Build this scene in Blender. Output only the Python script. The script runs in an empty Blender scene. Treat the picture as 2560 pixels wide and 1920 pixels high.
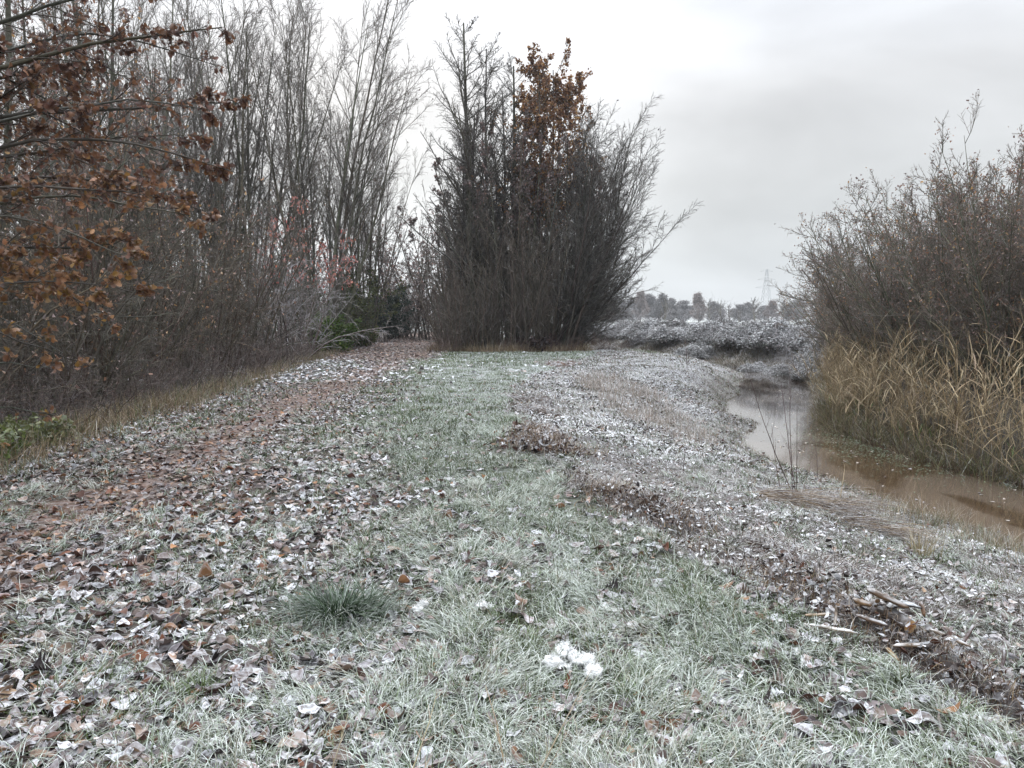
import bpy, math
import numpy as np

C = bpy.context.scene.collection
R_ = math.radians
rg = np.random.default_rng(7)

# ------------------------------------------------------------------ numeric helpers
def norm(v):
    return v / np.maximum(np.linalg.norm(v, axis=-1, keepdims=True), 1e-9)

def _hash(ix, iy, seed):
    h = (ix.astype(np.int64) * 374761393 + iy.astype(np.int64) * 668265263 + seed * 1274126177) & 0xffffffff
    h = ((h ^ (h >> 13)) * 1274126177) & 0xffffffff
    h = h ^ (h >> 16)
    return (h & 0xffff) / 65535.0

def vnoise(x, y, seed=0):
    x = np.asarray(x, float); y = np.asarray(y, float)
    ix = np.floor(x); iy = np.floor(y)
    fx = x - ix; fy = y - iy
    fx = fx * fx * (3 - 2 * fx); fy = fy * fy * (3 - 2 * fy)
    a = _hash(ix, iy, seed); b = _hash(ix + 1, iy, seed)
    c = _hash(ix, iy + 1, seed); d = _hash(ix + 1, iy + 1, seed)
    return (a + (b - a) * fx) * (1 - fy) + (c + (d - c) * fx) * fy

def fbm(x, y, s, seed=0, oct=4):
    """fractal noise, -0.5 .. 0.5, base wavelength s"""
    t = 0; amp = 0.5; tot = 0
    for k in range(oct):
        t = t + amp * vnoise(x / s + 17.3 * k, y / s - 9.1 * k, seed + k)
        tot += amp; amp *= 0.55; s = s * 0.5
    return t / tot - 0.5

def sm(e0, e1, x):
    t = np.clip((x - e0) / (e1 - e0), 0, 1)
    return t * t * (3 - 2 * t)

# ------------------------------------------------------------------ layout of the ground (metres, camera at 0,0)
_Y = np.linspace(-15, 120, 1351)
def _line(pts):
    p = np.array(pts, float)
    v = np.interp(_Y, p[:, 0], p[:, 1])
    k = np.hanning(15); k /= k.sum()
    return np.convolve(np.pad(v, 7, mode='edge'), k, mode='valid')
_B = _line([(-15, 3.0), (0, 2.5), (2.6, 1.88), (4, 1.5), (6, .78), (7, .45), (9, .13), (13, .02), (17, .1), (20, .6), (23.4, 1.4), (28, 2.6), (33, 3.8), (40, 4.0), (50, 2.5), (120, -10)])
_S = _line([(-15, 14), (0, 8.6), (4, 6.9), (7.8, 5.45), (9.3, 5.2), (11, 4.6), (14.2, 4.5), (16, 4.95), (17.5, 5.9), (19, 5.5), (22, 6.4), (23.8, 7.2), (27, 8.3), (31, 9.7), (34, 10.4), (38, 9.2), (46, 6.6), (54, 4.2), (65, 1.5), (120, -12)])
_Rr = _line([(-15, 17), (0, 11.8), (4, 9.9), (7.8, 8.3), (10.3, 7.6), (12, 7.15), (16.5, 7.3), (20, 8.5), (23.8, 10.3), (28.7, 11.9), (34, 12.9), (38, 11), (46, 8.3), (54, 5.9), (65, 3.2), (120, -9)])
_HL = _line([(-15, -5.2), (8, -5.3), (9, -5.6), (13, -5.9), (18, -6.3), (24, -7.0), (29.5, -7.6), (41, -8.0), (60, -9.5), (120, -12)])
_T = _line([(-15, -3.3), (5, -3.6), (6.8, -3.4), (9.3, -3.7), (12.7, -3.95), (18, -4.1), (23.5, -4.1), (30, -4.6), (38, -5.0), (50, -6.5), (120, -12)])
_HC = _line([(-15, 99), (33, 99), (34.0, 60), (34.3, -3.3), (50, -4.0), (70, -5), (120, -8)])   # left edge of the centre clump's floor
def at(tab, y): return np.interp(y, _Y, tab)

WATER = -0.92
def ridge_w(x, y):
    """broken ridge of dark turned earth between the grass and the bank"""
    c = at(_B, y) + .22 + .45 * fbm(y, y * 0, 1.1, 51); wd = .07 + .30 * vnoise(y * 1.3, y * 0, 52) ** 1.3
    gate = np.where(y < 7.6, sm(.30, .50, vnoise(y * 1.9, x * 2.2, 53)), sm(.5, .66, vnoise(y * .55, y * 0, 54))) * sm(19, 16, y)
    return np.exp(-((x - c) / (wd * (1 + y / 25))) ** 2) * gate
def zones(x, y):
    """weights of each kind of ground cover at x,y"""
    x = np.asarray(x, float); y = np.asarray(y, float)
    n1 = fbm(x, y, 1.6, 3); n2 = fbm(x, y, .5, 11)
    B = at(_B, y) + n1 * .35 + n2 * .25; S = at(_S, y) + n1 * .6; Rr = at(_Rr, y) + n2 * .4
    HL = at(_HL, y) + n1 * .8; T = at(_T, y) + n2 * .25
    wood = 1 - sm(HL - .35, HL + .25, x)
    clump = sm(0, .6, x - at(_HC, y)) * (1 - sm(3.0, 3.9, x)) * sm(34.2, 34.9, y + n1 * .8) * (1 - sm(48, 52, y))
    wood = np.maximum(wood, clump)
    grove = sm(25, 30, y) * (1 - sm(-3.6, -2.4, x - n1))       # brown leaf carpet where the path enters the wood
    rough = sm(B - .12, B + .12, x) * (1 - sm(33, 38, y) * .6)
    shore = sm(S - 1.3, S - .2, x)
    ridge = ridge_w(x, y)
    far = sm(Rr + .1, Rr + .5, x)
    width = .42 + .14 * n1
    track = np.exp(-((x - T) / width) ** 2) * (1 - wood)
    trackw = np.exp(-((x - T + .2) / 1.3) ** 2)
    lx = np.interp(y, [1.5, 2.5, 4.5, 9, 18, 30], [.1, -.1, -.8, -1.7, -2.8, -3.4]) + n1 * 1.6 + n2 * .6
    leaf = 1 - sm(-.75, .75, x - lx) * np.interp(y, [3, 5, 12], [.78, .88, .93])
    leaf = leaf * (.72 + .55 * vnoise(x / .7, y / .7, 77)) 
    leaf = np.maximum(leaf, sm(7.5, 4.0, y) * .62 * sm(.35, .75, vnoise(x / .28, y / .28, 79)))
    return dict(wood=wood, rough=rough * (1 - far), shore=shore * (1 - far), far=far, track=track, trackw=trackw, ridge=ridge, leaf=leaf, grove=grove, B=B, S=S, Rr=Rr, n1=n1, n2=n2)

def H(x, y):
    x = np.asarray(x, float); y = np.asarray(y, float)
    B = at(_B, y); S = at(_S, y) + fbm(x, y, 1.7, 5) * .55; Rr = at(_Rr, y) + fbm(x, y, 1.3, 9) * .5
    u = np.clip((x - B) / np.maximum(S - B, .3), 0, 1)
    p = 1.35 + 1.7 * sm(15, 24, y)
    z = -0.93 * u ** p
    z = z + .42 * np.exp(-((x - 6.3) / 1.5) ** 2 - ((y - 26.5) / 3.5) ** 2) * sm(1.0, .75, u)
    z = np.where(x > S, -0.93 - .3 * sm(0, .6, x - S), z)
    v = x - Rr
    bank = -1.23 + .33 * sm(-.6, 0, v) + .95 * sm(0, 2.4, v)
    z = np.where(v > -.6, np.maximum(z, bank), z)
    near = 1 / (1 + (np.hypot(x, y) / 60) ** 2)
    rough = sm(B - .1, B + .3, x) * (x < S + .3)
    n = fbm(x, y, .9, 21, 5)
    z = z + n * (.07 + .12 * rough) * near + fbm(x, y, .16, 31, 2) * (.025 + .05 * rough) * near
    rw = ridge_w(x, y); z = z + rw * (.05 + .13 * np.abs(fbm(x, y, .17, 57, 3)) * 2 - .05 * vnoise(x / .09, y / .09, 58))
    lip = np.exp(-((x - B - .15) / .16) ** 2)
    z = z - .07 * lip * (vnoise(x * 2.2, y * 2.2, 8)) * near
    z = z - .03 * np.exp(-((x - at(_T, y)) / .5) ** 2)
    mnd = np.exp(-((x - 4.35) ** 2 + (y - 34.5) ** 2) / .3)
    return z + .22 * mnd

# ------------------------------------------------------------------ geometry accumulator
class Geo:
    def __init__(s):
        s.v = []; s.q = []; s.t = []; s.c = []; s.r = []; s.n = 0
    def add(s, V, quads=None, tris=None, col=None, rim=None):
        V = np.asarray(V, np.float32).reshape(-1, 3); n = len(V)
        if n == 0: return
        if quads is not None and len(quads): s.q.append(np.asarray(quads, np.int64).reshape(-1, 4) + s.n)
        if tris is not None and len(tris): s.t.append(np.asarray(tris, np.int64).reshape(-1, 3) + s.n)
        col = np.asarray(col if col is not None else (.5, .5, .5, 0), np.float32)
        s.c.append(np.broadcast_to(col, (n, 4)).astype(np.float32) if col.ndim < 2 or len(col) != n else col.astype(np.float32))
        s.r.append(np.zeros(n, np.float32) if rim is None else np.asarray(rim, np.float32).ravel())
        s.v.append(V); s.n += n
    def build(s, name, mat, parent=None, smooth=True):
        me = bpy.data.meshes.new(name)
        V = np.concatenate(s.v); q = np.concatenate(s.q) if s.q else np.zeros((0, 4), np.int64)
        t = np.concatenate(s.t) if s.t else np.zeros((0, 3), np.int64)
        me.vertices.add(len(V)); me.vertices.foreach_set('co', V.ravel())
        L = np.concatenate([q.ravel(), t.ravel()]).astype(np.int32)
        me.loops.add(len(L)); me.loops.foreach_set('vertex_index', L)
        st = np.concatenate([np.arange(len(q)) * 4, len(q) * 4 + np.arange(len(t)) * 3]).astype(np.int32)
        me.polygons.add(len(st)); me.polygons.foreach_set('loop_start', st)
        if smooth: me.polygons.foreach_set('use_smooth', np.ones(len(st), bool))
        a = me.attributes.new('col', 'FLOAT_COLOR', 'POINT'); a.data.foreach_set('color', np.concatenate(s.c).ravel())
        r = np.concatenate(s.r)
        if r.any():
            b = me.attributes.new('rim', 'FLOAT', 'POINT'); b.data.foreach_set('value', r)
        me.update(calc_edges=True)
        me.materials.append(mat)
        o = bpy.data.objects.new(name, me); C.objects.link(o)
        if parent is not None: o.parent = parent
        return o

def tag(o, label=None, cat=None, group=None, kind=None):
    if label: o['label'] = label
    if cat: o['category'] = cat
    if group: o['group'] = group
    if kind: o['kind'] = kind
    return o

def thing(name, label, cat, loc=(0, 0, 0), rz=0, group=None, sc=(1, 1, 1)):
    o = bpy.data.objects.new(name, None); C.objects.link(o); o.empty_display_size = .3
    o.location = loc; o.rotation_euler = (0, 0, rz); o.scale = sc
    return tag(o, label, cat, group)

def dup(root, loc, rz, sc, label, group=None):
    r = root.copy(); C.objects.link(r); r.location = loc; r.rotation_euler = (0, 0, rz); r.scale = sc
    r['label'] = label
    if group: r['group'] = group
    for ch in list(root.children):
        c = ch.copy(); C.objects.link(c); c.parent = r
    return r

# ------------------------------------------------------------------ shapes
def tubes(g, P, R, sides, col):
    """P (N,K,3) polylines, R (N,K) radii -> tapered tubes"""
    N, K, _ = P.shape
    if N == 0: return
    T = np.empty_like(P); T[:, 1:-1] = P[:, 2:] - P[:, :-2]; T[:, 0] = P[:, 1] - P[:, 0]; T[:, -1] = P[:, -1] - P[:, -2]
    T = norm(T)
    ref = np.where(np.abs(T[:, :1, 2:3]) > .8, np.array([1., 0, 0]), np.array([0, 0, 1.]))
    U = norm(np.cross(T, np.broadcast_to(ref, T.shape))); W = np.cross(T, U)
    a = np.arange(sides) / sides * 2 * np.pi
    ring = (np.cos(a)[None, None, :, None] * U[:, :, None] + np.sin(a)[None, None, :, None] * W[:, :, None]) * R[:, :, None, None]
    V = P[:, :, None] + ring
    i = np.arange(N)[:, None, None] * (K * sides) + np.arange(K - 1)[None, :, None] * sides
    s0 = np.arange(sides)[None, None]; s1 = (s0 + 1) % sides
    Q = np.stack([i + s0, i + s1, i + sides + s1, i + sides + s0], -1)
    col = np.asarray(col, float)
    if col.ndim == 2: col = np.broadcast_to(col[:, None, None], (N, K, sides, 4)).reshape(-1, 4)
    elif col.ndim == 3: col = np.broadcast_to(col[:, :, None], (N, K, sides, 4)).reshape(-1, 4)
    g.add(V, Q, None, col)

def walk(rng, p0, d0, L, K, wander, up, pull=None):
    N = len(p0); P = np.empty((N, K + 1, 3)); P[:, 0] = p0; d = norm(d0.copy())
    for k in range(K):
        d = d + rng.normal(0, wander, (N, 3)) + np.array([0, 0, 1.]) * up
        if pull is not None: d = d + pull
        d = norm(d); P[:, k + 1] = P[:, k] + d * (L / K)[:, None]
    return P

def spawn(rng, P, R, L, n, t0, t1, ang, angv, ratio, K, wander, up, rfac, rmin, shape=None, pull=None, tipr=.3, keep=1.0):
    N, K1, _ = P.shape; k = K1 - 1
    idx = np.repeat(np.arange(N), n)
    j = np.tile(np.arange(n), N)
    t = t0 + (t1 - t0) * (j + rng.random(len(j))) / n
    if keep < 1:
        m = rng.random(len(t)) < keep; idx = idx[m]; t = t[m]
    s = np.clip(t * k, 0, k - 1e-6); i = s.astype(int); f = (s - i)[:, None]
    p0 = P[idx, i] * (1 - f) + P[idx, i + 1] * f
    T = norm(P[idx, i + 1] - P[idx, i])
    pr = R[idx, i] * (1 - f[:, 0]) + R[idx, i + 1] * f[:, 0]
    perp = norm(np.cross(T, rng.normal(0, 1, T.shape)))
    a = rng.normal(ang, angv, len(t))[:, None]
    d = np.cos(a) * T + np.sin(a) * perp
    l = ratio * L[idx] * (shape(t) if shape else 1) * rng.uniform(.65, 1.25, len(t))
    l = np.maximum(l, .04)
    Pn = walk(rng, p0, d, l, K, wander, up, pull)
    r0 = np.maximum(rmin, np.minimum(rfac * pr, pr))
    Rn = r0[:, None] * np.linspace(1, tipr, K + 1)[None]
    return Pn, np.maximum(Rn, rmin * .45), l

def tcol(rng, n, base, var=.25, frost=0.):
    c = np.ones((n, 4)); c[:, :3] = np.array(base) * np.exp(rng.normal(0, var, (n, 1))) * np.exp(rng.normal(0, .06, (n, 3)))
    c[:, 3] = frost
    return c

LEAFROWS = {
 'oval': np.array([.04, .24, .34, .36, .30, .18, .02]),
 'long': np.array([.03, .13, .19, .21, .19, .12, .02]),
 'oak': np.array([.015, .03, .17, .08, .27, .13, .36, .16, .42, .20, .36, .17, .10]),
 'simple': np.array([.06, .33, .28, .03]),
 'quad': np.array([.20, .30]),
}
def leaves(g, rng, pos, T, Nn, L, shape, col, cup=.5, bend=.5, wide=1.0):
    """cupped, bent and wavy leaves; near kinds have five columns from margin to margin"""
    w = LEAFROWS[shape]; K = len(w); n = len(pos)
    if n == 0: return
    cols = (-1, -.6, 0, .6, 1) if K > 5 else (-1, 0, 1); Cn = len(cols)
    T = norm(T); Nn = norm(Nn - T * np.sum(T * Nn, -1, keepdims=True)); Bn = np.cross(Nn, T)
    u = np.linspace(0, 1, K)[None]; L = np.asarray(L)[:, None]
    bendv = rng.normal(0, bend, (n, 1)); cupv = rng.normal(0, cup, (n, 1)); tw = rng.normal(0, .45, (n, 1)) * (cup != 0)
    wid = w[None] * L * wide * rng.uniform(.8, 1.15, (n, 1))
    lz = bendv * (u - .5) ** 2 * L * 1.6
    V = np.empty((n, K, Cn, 3))
    wav = rng.normal(0, .08, (n, K, 2)) * (cup != 0)
    side = w.max() * L * wide
    for c, s in enumerate(cols):
        off = s * wid * (1 - .22 * np.abs(cupv) * abs(s))
        z = lz + s * s * wid ** 2 / side * cupv * 1.3 + s * wid * tw * (u - .5) * 2
        if s: z = z + wav[:, :, int(s > 0)] * wid * abs(s) ** 3
        V[:, :, c] = pos[:, None] + T[:, None] * ((u - .5) * L)[..., None] + Bn[:, None] * off[..., None] + Nn[:, None] * z[..., None]
    base = np.arange(n)[:, None, None] * (K * Cn) + np.arange(K - 1)[None, :, None] * Cn + np.arange(Cn - 1)[None, None]
    Q = np.stack([base, base + 1, base + Cn + 1, base + Cn], -1)
    cc = np.broadcast_to(col[:, None], (n, K * Cn, 4)).reshape(-1, 4)
    rim = np.zeros((n, K, Cn)); rim[:] = np.abs(np.array(cols)); rim[:, 0] = 1; rim[:, -1] = 1
    g.add(V, Q, None, cc, rim)

def blades(g, rng, xy, az, L, W, lean, c0, c1, z0=None, segs=3, sink=.01):
    """grass blades: base xy, azimuth they lean to, colour from c0 at the base to c1 at the tip"""
    n = len(xy)
    if n == 0: return
    s = np.linspace(0, 1, segs + 1)[None]
    z = (H(xy[:, 0], xy[:, 1]) if z0 is None else z0) - sink
    lean = np.asarray(lean)[:, None]; L = np.asarray(L)[:, None]; W = np.asarray(W)[:, None]
    hx = L * lean * s ** 1.7
    hz = L * (s * np.sqrt(np.maximum(0, 1 - .35 * lean ** 2)) - .55 * lean ** 1.5 * s ** 2.4)
    curl = rng.normal(0, .5, (n, 1)) * s
    dx = np.cos(az[:, None] + curl); dy = np.sin(az[:, None] + curl)
    cx = xy[:, :1] + hx * dx; cy = xy[:, 1:] + hx * dy; cz = z[:, None] + hz
    pa = az + np.pi / 2 + rng.normal(0, .7, n)
    px = np.cos(pa)[:, None] * W * .5 * (1 - s ** 1.6); py = np.sin(pa)[:, None] * W * .5 * (1 - s ** 1.6)
    V = np.empty((n, segs * 2 + 1, 3))
    for k in range(segs):
        V[:, 2 * k] = np.stack([cx[:, k] - px[:, k], cy[:, k] - py[:, k], cz[:, k]], -1)
        V[:, 2 * k + 1] = np.stack([cx[:, k] + px[:, k], cy[:, k] + py[:, k], cz[:, k]], -1)
    V[:, -1] = np.stack([cx[:, -1], cy[:, -1], cz[:, -1]], -1)
    b = np.arange(n)[:, None] * (2 * segs + 1)
    k = np.arange(segs - 1)[None] * 2
    Q = np.stack([b + k, b + k + 1, b + k + 3, b + k + 2], -1) if segs > 1 else None
    Tt = np.concatenate([b + 2 * segs - 2, b + 2 * segs - 1, b + 2 * segs], -1)
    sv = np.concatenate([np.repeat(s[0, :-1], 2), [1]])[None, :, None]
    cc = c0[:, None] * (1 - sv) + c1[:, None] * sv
    g.add(V, Q, Tt, cc.reshape(-1, 4))

# ------------------------------------------------------------------ materials
def nodes(m):
    m.use_nodes = True; nt = m.node_tree; nt.nodes.clear(); return nt, nt.nodes.new, nt.links.new

def math_(nt, op, a, b=None, clamp=False):
    n = nt.nodes.new('ShaderNodeMath'); n.operation = op; n.use_clamp = clamp
    for i, v in enumerate((a, b)):
        if v is None: continue
        if isinstance(v, (int, float)): n.inputs[i].default_value = v
        else: nt.links.new(v, n.inputs[i])
    return n.outputs[0]

def cover_mat(name, lo=-.1, hi=.7, rough=.75, transl=0., nscale=40., rimw=.0, frost=(.78, .81, .84), nfloor=.35, bump=0., spec=.25, mott=.25, ncut=None):
    """base colour from the 'col' attribute; its alpha is how much hoar frost lies on the upward faces and margins"""
    m = bpy.data.materials.new(name); nt, N, L = nodes(m)
    out = N('ShaderNodeOutputMaterial'); at_ = N('ShaderNodeAttribute'); at_.attribute_name = 'col'
    geo = N('ShaderNodeNewGeometry'); sep = N('ShaderNodeSeparateXYZ'); L(geo.outputs['Normal'], sep.inputs[0])
    mr = N('ShaderNodeMapRange'); mr.interpolation_type = 'SMOOTHSTEP'
    mr.inputs['From Min'].default_value = lo; mr.inputs['From Max'].default_value = hi
    L(sep.outputs['Z'], mr.inputs['Value'])
    tc = N('ShaderNodeTexCoord')
    no = N('ShaderNodeTexNoise'); no.inputs['Scale'].default_value = nscale; no.inputs['Detail'].default_value = 3
    L(tc.outputs['Object'], no.inputs['Vector'])
    nr = N('ShaderNodeMapRange'); nr.inputs['From Min'].default_value = .36; nr.inputs['From Max'].default_value = .62
    nr.inputs['To Min'].default_value = nfloor; nr.inputs['To Max'].default_value = 1.15
    L(no.outputs['Fac'], nr.inputs['Value'])
    f = math_(nt, 'MULTIPLY', mr.outputs[0], nr.outputs[0])
    if rimw > 0:
        rim = N('ShaderNodeAttribute'); rim.attribute_name = 'rim'
        rr = N('ShaderNodeMapRange'); rr.interpolation_type = 'SMOOTHSTEP'
        rr.inputs['From Min'].default_value = .86; rr.inputs['From Max'].default_value = .99
        L(rim.outputs['Fac'], rr.inputs['Value'])
        f = math_(nt, 'MULTIPLY', f, at_.outputs['Alpha'], True)
        ra = math_(nt, 'ADD', math_(nt, 'MULTIPLY', at_.outputs['Alpha'], .8), .15)
        f = math_(nt, 'ADD', f, math_(nt, 'MULTIPLY', math_(nt, 'MULTIPLY', rr.outputs[0], rimw), ra), True)
    else:
        f = math_(nt, 'MULTIPLY', f, at_.outputs['Alpha'], True)
    n2 = N('ShaderNodeTexNoise'); n2.inputs['Scale'].default_value = nscale * .35; n2.inputs['Detail'].default_value = 4
    L(tc.outputs['Object'], n2.inputs['Vector'])
    mo = N('ShaderNodeMapRange'); mo.inputs['From Min'].default_value = .3; mo.inputs['From Max'].default_value = .7
    mo.inputs['To Min'].default_value = 1 - mott; mo.inputs['To Max'].default_value = 1 + mott
    L(n2.outputs['Fac'], mo.inputs['Value'])
    sc = N('ShaderNodeVectorMath'); sc.operation = 'SCALE'; L(at_.outputs['Color'], sc.inputs[0]); L(mo.outputs[0], sc.inputs['Scale'])
    mix = N('ShaderNodeMix'); mix.data_type = 'RGBA'
    L(f, mix.inputs['Factor']); L(sc.outputs[0], mix.inputs['A']); mix.inputs['B'].default_value = (*frost, 1)
    bs = N('ShaderNodeBsdfPrincipled'); L(mix.outputs['Result'], bs.inputs['Base Color'])
    bs.inputs['Roughness'].default_value = rough; bs.inputs['Specular IOR Level'].default_value = spec
    if bump:
        bp = N('ShaderNodeBump'); bp.inputs['Strength'].default_value = 1; bp.inputs['Distance'].default_value = bump
        L(no.outputs['Fac'], bp.inputs['Height']); L(bp.outputs[0], bs.inputs['Normal'])
    if transl > 0:
        tr = N('ShaderNodeBsdfTranslucent'); L(mix.outputs['Result'], tr.inputs['Color'])
        ms = N('ShaderNodeMixShader'); ms.inputs[0].default_value = transl
        L(bs.outputs[0], ms.inputs[1]); L(tr.outputs[0], ms.inputs[2]); L(ms.outputs[0], out.inputs[0])
    else:
        L(bs.outputs[0], out.inputs[0])
    return m

M = {}
M['ground'] = cover_mat('frosted_soil', lo=.55, hi=1.0, rough=.95, nscale=22, bump=.03, spec=.1, nfloor=.1, mott=.4)
M['grass'] = cover_mat('frosted_grass', lo=-.35, hi=.75, rough=.65, transl=.10, nscale=60, nfloor=.35, frost=(.84, .89, .875))
M['litter'] = cover_mat('frosted_leaf', lo=.0, hi=.95, rough=.7, transl=.08, nscale=55, rimw=.9, nfloor=.15, frost=(.76, .78, .82))
M['rough'] = cover_mat('frosted_trash', lo=-.1, hi=.7, rough=.8, transl=.05, nscale=45, rimw=.5, nfloor=.3, frost=(.82, .835, .86))
M['bark'] = cover_mat('bark', lo=-.2, hi=.8, rough=.85, nscale=25, nfloor=.2, bump=.01, mott=.35)
M['twig'] = cover_mat('twig', lo=-.6, hi=.9, rough=.7, nscale=3, nfloor=.5, mott=.3)
M['brown_leaf'] = cover_mat('brown_leaf', lo=-.2, hi=.8, rough=.55, transl=.3, nscale=30, rimw=.3, nfloor=.3)
M['straw'] = cover_mat('straw', lo=-.3, hi=.7, rough=.65, transl=.2, nscale=20, nfloor=.3, frost=(.8, .8, .8))

# ------------------------------------------------------------------ camera, world, sun, haze
cam_d = bpy.data.cameras.new('camera'); cam_d.sensor_width = 36; cam_d.lens = 26; cam_d.clip_start = .05; cam_d.clip_end = 6000
cam = bpy.data.objects.new('camera', cam_d); C.objects.link(cam)
cam.location = (0, 0, 1.55); cam.rotation_euler = (R_(90 - 5.05), 0, 0)
bpy.context.scene.camera = cam

SUN_EL, SUN_AZ = R_(25), R_(-14)           # azimuth clockwise from +Y, towards the wood ahead
w = bpy.data.worlds.new('World'); bpy.context.scene.world = w; w.use_nodes = True
nt = w.node_tree; nt.nodes.clear(); N = nt.nodes.new; L = nt.links.new
wo = N('ShaderNodeOutputWorld')
sky = N('ShaderNodeTexSky'); sky.sky_type = 'NISHITA'; sky.sun_disc = False; sky.sun_elevation = SUN_EL; sky.sun_rotation = SUN_AZ
sky.air_density = 1.2; sky.dust_density = 4
b1 = N('ShaderNodeBackground'); b1.inputs['Strength'].default_value = .03; L(sky.outputs[0], b1.inputs['Color'])
tc = N('ShaderNodeTexCoord'); sp = N('ShaderNodeSeparateXYZ'); L(tc.outputs['Generated'], sp.inputs[0])
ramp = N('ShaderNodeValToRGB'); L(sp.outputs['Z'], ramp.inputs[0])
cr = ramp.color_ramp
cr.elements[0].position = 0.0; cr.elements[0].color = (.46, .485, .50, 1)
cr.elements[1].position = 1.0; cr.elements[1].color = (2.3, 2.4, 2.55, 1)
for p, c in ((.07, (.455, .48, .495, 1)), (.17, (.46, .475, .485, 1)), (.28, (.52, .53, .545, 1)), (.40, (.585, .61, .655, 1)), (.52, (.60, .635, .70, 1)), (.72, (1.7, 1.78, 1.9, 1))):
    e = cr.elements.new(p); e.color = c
# soft cloud layers, flattened towards the horizon
mp = N('ShaderNodeMapping'); mp.inputs['Scale'].default_value = (1.0, 1.0, 2.6); mp.inputs['Location'].default_value = (3.2, 1.0, .4); L(tc.outputs['Generated'], mp.inputs['Vector'])
no = N('ShaderNodeTexNoise'); no.inputs['Scale'].default_value = 2.4; no.inputs['Detail'].default_value = 5; no.inputs['Roughness'].default_value = .5; no.inputs['Distortion'].default_value = .4
L(mp.outputs[0], no.inputs['Vector'])
mr = N('ShaderNodeMapRange'); mr.inputs['From Min'].default_value = .3; mr.inputs['From Max'].default_value = .7; mr.inputs['To Min'].default_value = .84; mr.inputs['To Max'].default_value = 1.22
L(no.outputs['Fac'], mr.inputs['Value'])
# brighter where the veiled sun stands behind the cloud
dt = N('ShaderNodeVectorMath'); dt.operation = 'DOT_PRODUCT'; L(tc.outputs['Generated'], dt.inputs[0])
dt.inputs[1].default_value = (math.sin(SUN_AZ) * math.cos(R_(20)), math.cos(SUN_AZ) * math.cos(R_(20)), math.sin(R_(20)))
gl = N('ShaderNodeMapRange'); gl.interpolation_type = 'SMOOTHSTEP'; gl.inputs['From Min'].default_value = .84; gl.inputs['From Max'].default_value = 1.0; gl.inputs['To Min'].default_value = 1.0; gl.inputs['To Max'].default_value = 1.3
L(dt.outputs['Value'], gl.inputs['Value'])
k = math_(nt, 'MULTIPLY', mr.outputs[0], gl.outputs[0])
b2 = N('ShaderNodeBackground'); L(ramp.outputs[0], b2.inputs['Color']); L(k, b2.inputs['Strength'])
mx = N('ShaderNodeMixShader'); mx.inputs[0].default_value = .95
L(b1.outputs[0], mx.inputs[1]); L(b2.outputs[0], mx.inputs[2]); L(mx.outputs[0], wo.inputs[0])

ld = bpy.data.lights.new('sun', 'SUN'); ld.energy = 1.45; ld.angle = R_(12); ld.color = (1, .98, .95)
lo = bpy.data.objects.new('sun', ld); C.objects.link(lo)
lo.rotation_euler = (R_(90) - SUN_EL, 0, math.pi - SUN_AZ)

sc = bpy.context.scene
sc.view_settings.view_transform = 'Standard'; sc.view_settings.look = 'None'; sc.view_settings.gamma = 1
sc.view_settings.exposure = .68
sc.cycles.max_bounces = 5; sc.cycles.diffuse_bounces = 1; sc.cycles.glossy_bounces = 2; sc.cycles.transmission_bounces = 3
sc.cycles.transparent_max_bounces = 4; sc.cycles.volume_bounces = 0
sc.cycles.use_denoising = True; sc.cycles.denoiser = 'OPENIMAGEDENOISE'; sc.cycles.denoising_prefilter = 'ACCURATE'; sc.cycles.denoising_input_passes = 'RGB_ALBEDO_NORMAL'

def box(name, lo_, hi_):
    x0, y0, z0 = lo_; x1, y1, z1 = hi_
    V = [(x, y, z) for x in (x0, x1) for y in (y0, y1) for z in (z0, z1)]
    F = [(0, 1, 3, 2), (4, 6, 7, 5), (0, 4, 5, 1), (2, 3, 7, 6), (0, 2, 6, 4), (1, 5, 7, 3)]
    me = bpy.data.meshes.new(name); me.from_pydata(V, [], F); o = bpy.data.objects.new(name, me); C.objects.link(o); return o
HAZE = True
if HAZE:
    hz = box('haze', (-420, -40, -3), (420, 640, 30)); tag(hz, 'thin cold winter haze in the air over the stream and fields', 'haze', kind='stuff')
    m = bpy.data.materials.new('haze_air'); hn, NN, LL = nodes(m)
    ho = NN('ShaderNodeOutputMaterial'); vp = NN('ShaderNodeVolumePrincipled')
    vp.inputs['Color'].default_value = (.90, .93, .97, 1); vp.inputs['Density'].default_value = .00045; vp.inputs['Anisotropy'].default_value = .2
    LL(vp.outputs[0], ho.inputs['Volume']); hz.data.materials.append(m)

# ------------------------------------------------------------------ ground sheet
def axis(pts):
    out = [pts[0][0]]
    for (a, s0), (b, s1) in zip(pts[:-1], pts[1:]):
        x = a
        while x < b - 1e-6:
            f = (x - a) / (b - a); x = min(b, x + s0 + (s1 - s0) * f); out.append(x)
    return np.array(out)
gx = axis([(-400, 100), (-120, 20), (-22, 1.2), (-8, .13), (-4, .06), (4, .06), (12, .10), (24, .8), (120, 20), (400, 100)])
gy = axis([(-38, 5), (-3, .4), (1.5, .05), (9, .055), (20, .12), (40, .25), (75, .9), (200, 15), (600, 100)])
X, Y = np.meshgrid(gx, gy)
Z = H(X, Y)
nx, ny = len(gx), len(gy)
zz = zones(X.ravel(), Y.ravel()); x_, y_ = X.ravel(), Y.ravel()
def mixc(a, b, t): return a * (1 - t[:, None]) + np.array(b) * t[:, None]
nA = vnoise(x_ / .35, y_ / .35, 40); nB = vnoise(x_ / 3, y_ / 3, 41)
c = np.tile(np.array([.04, .048, .022, .42]), (len(x_), 1))
c = mixc(c, (.035, .026, .020, .2), np.clip(zz['leaf'], 0, 1))
c = mixc(c, (.055, .04, .032, .42), zz['rough'])
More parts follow.
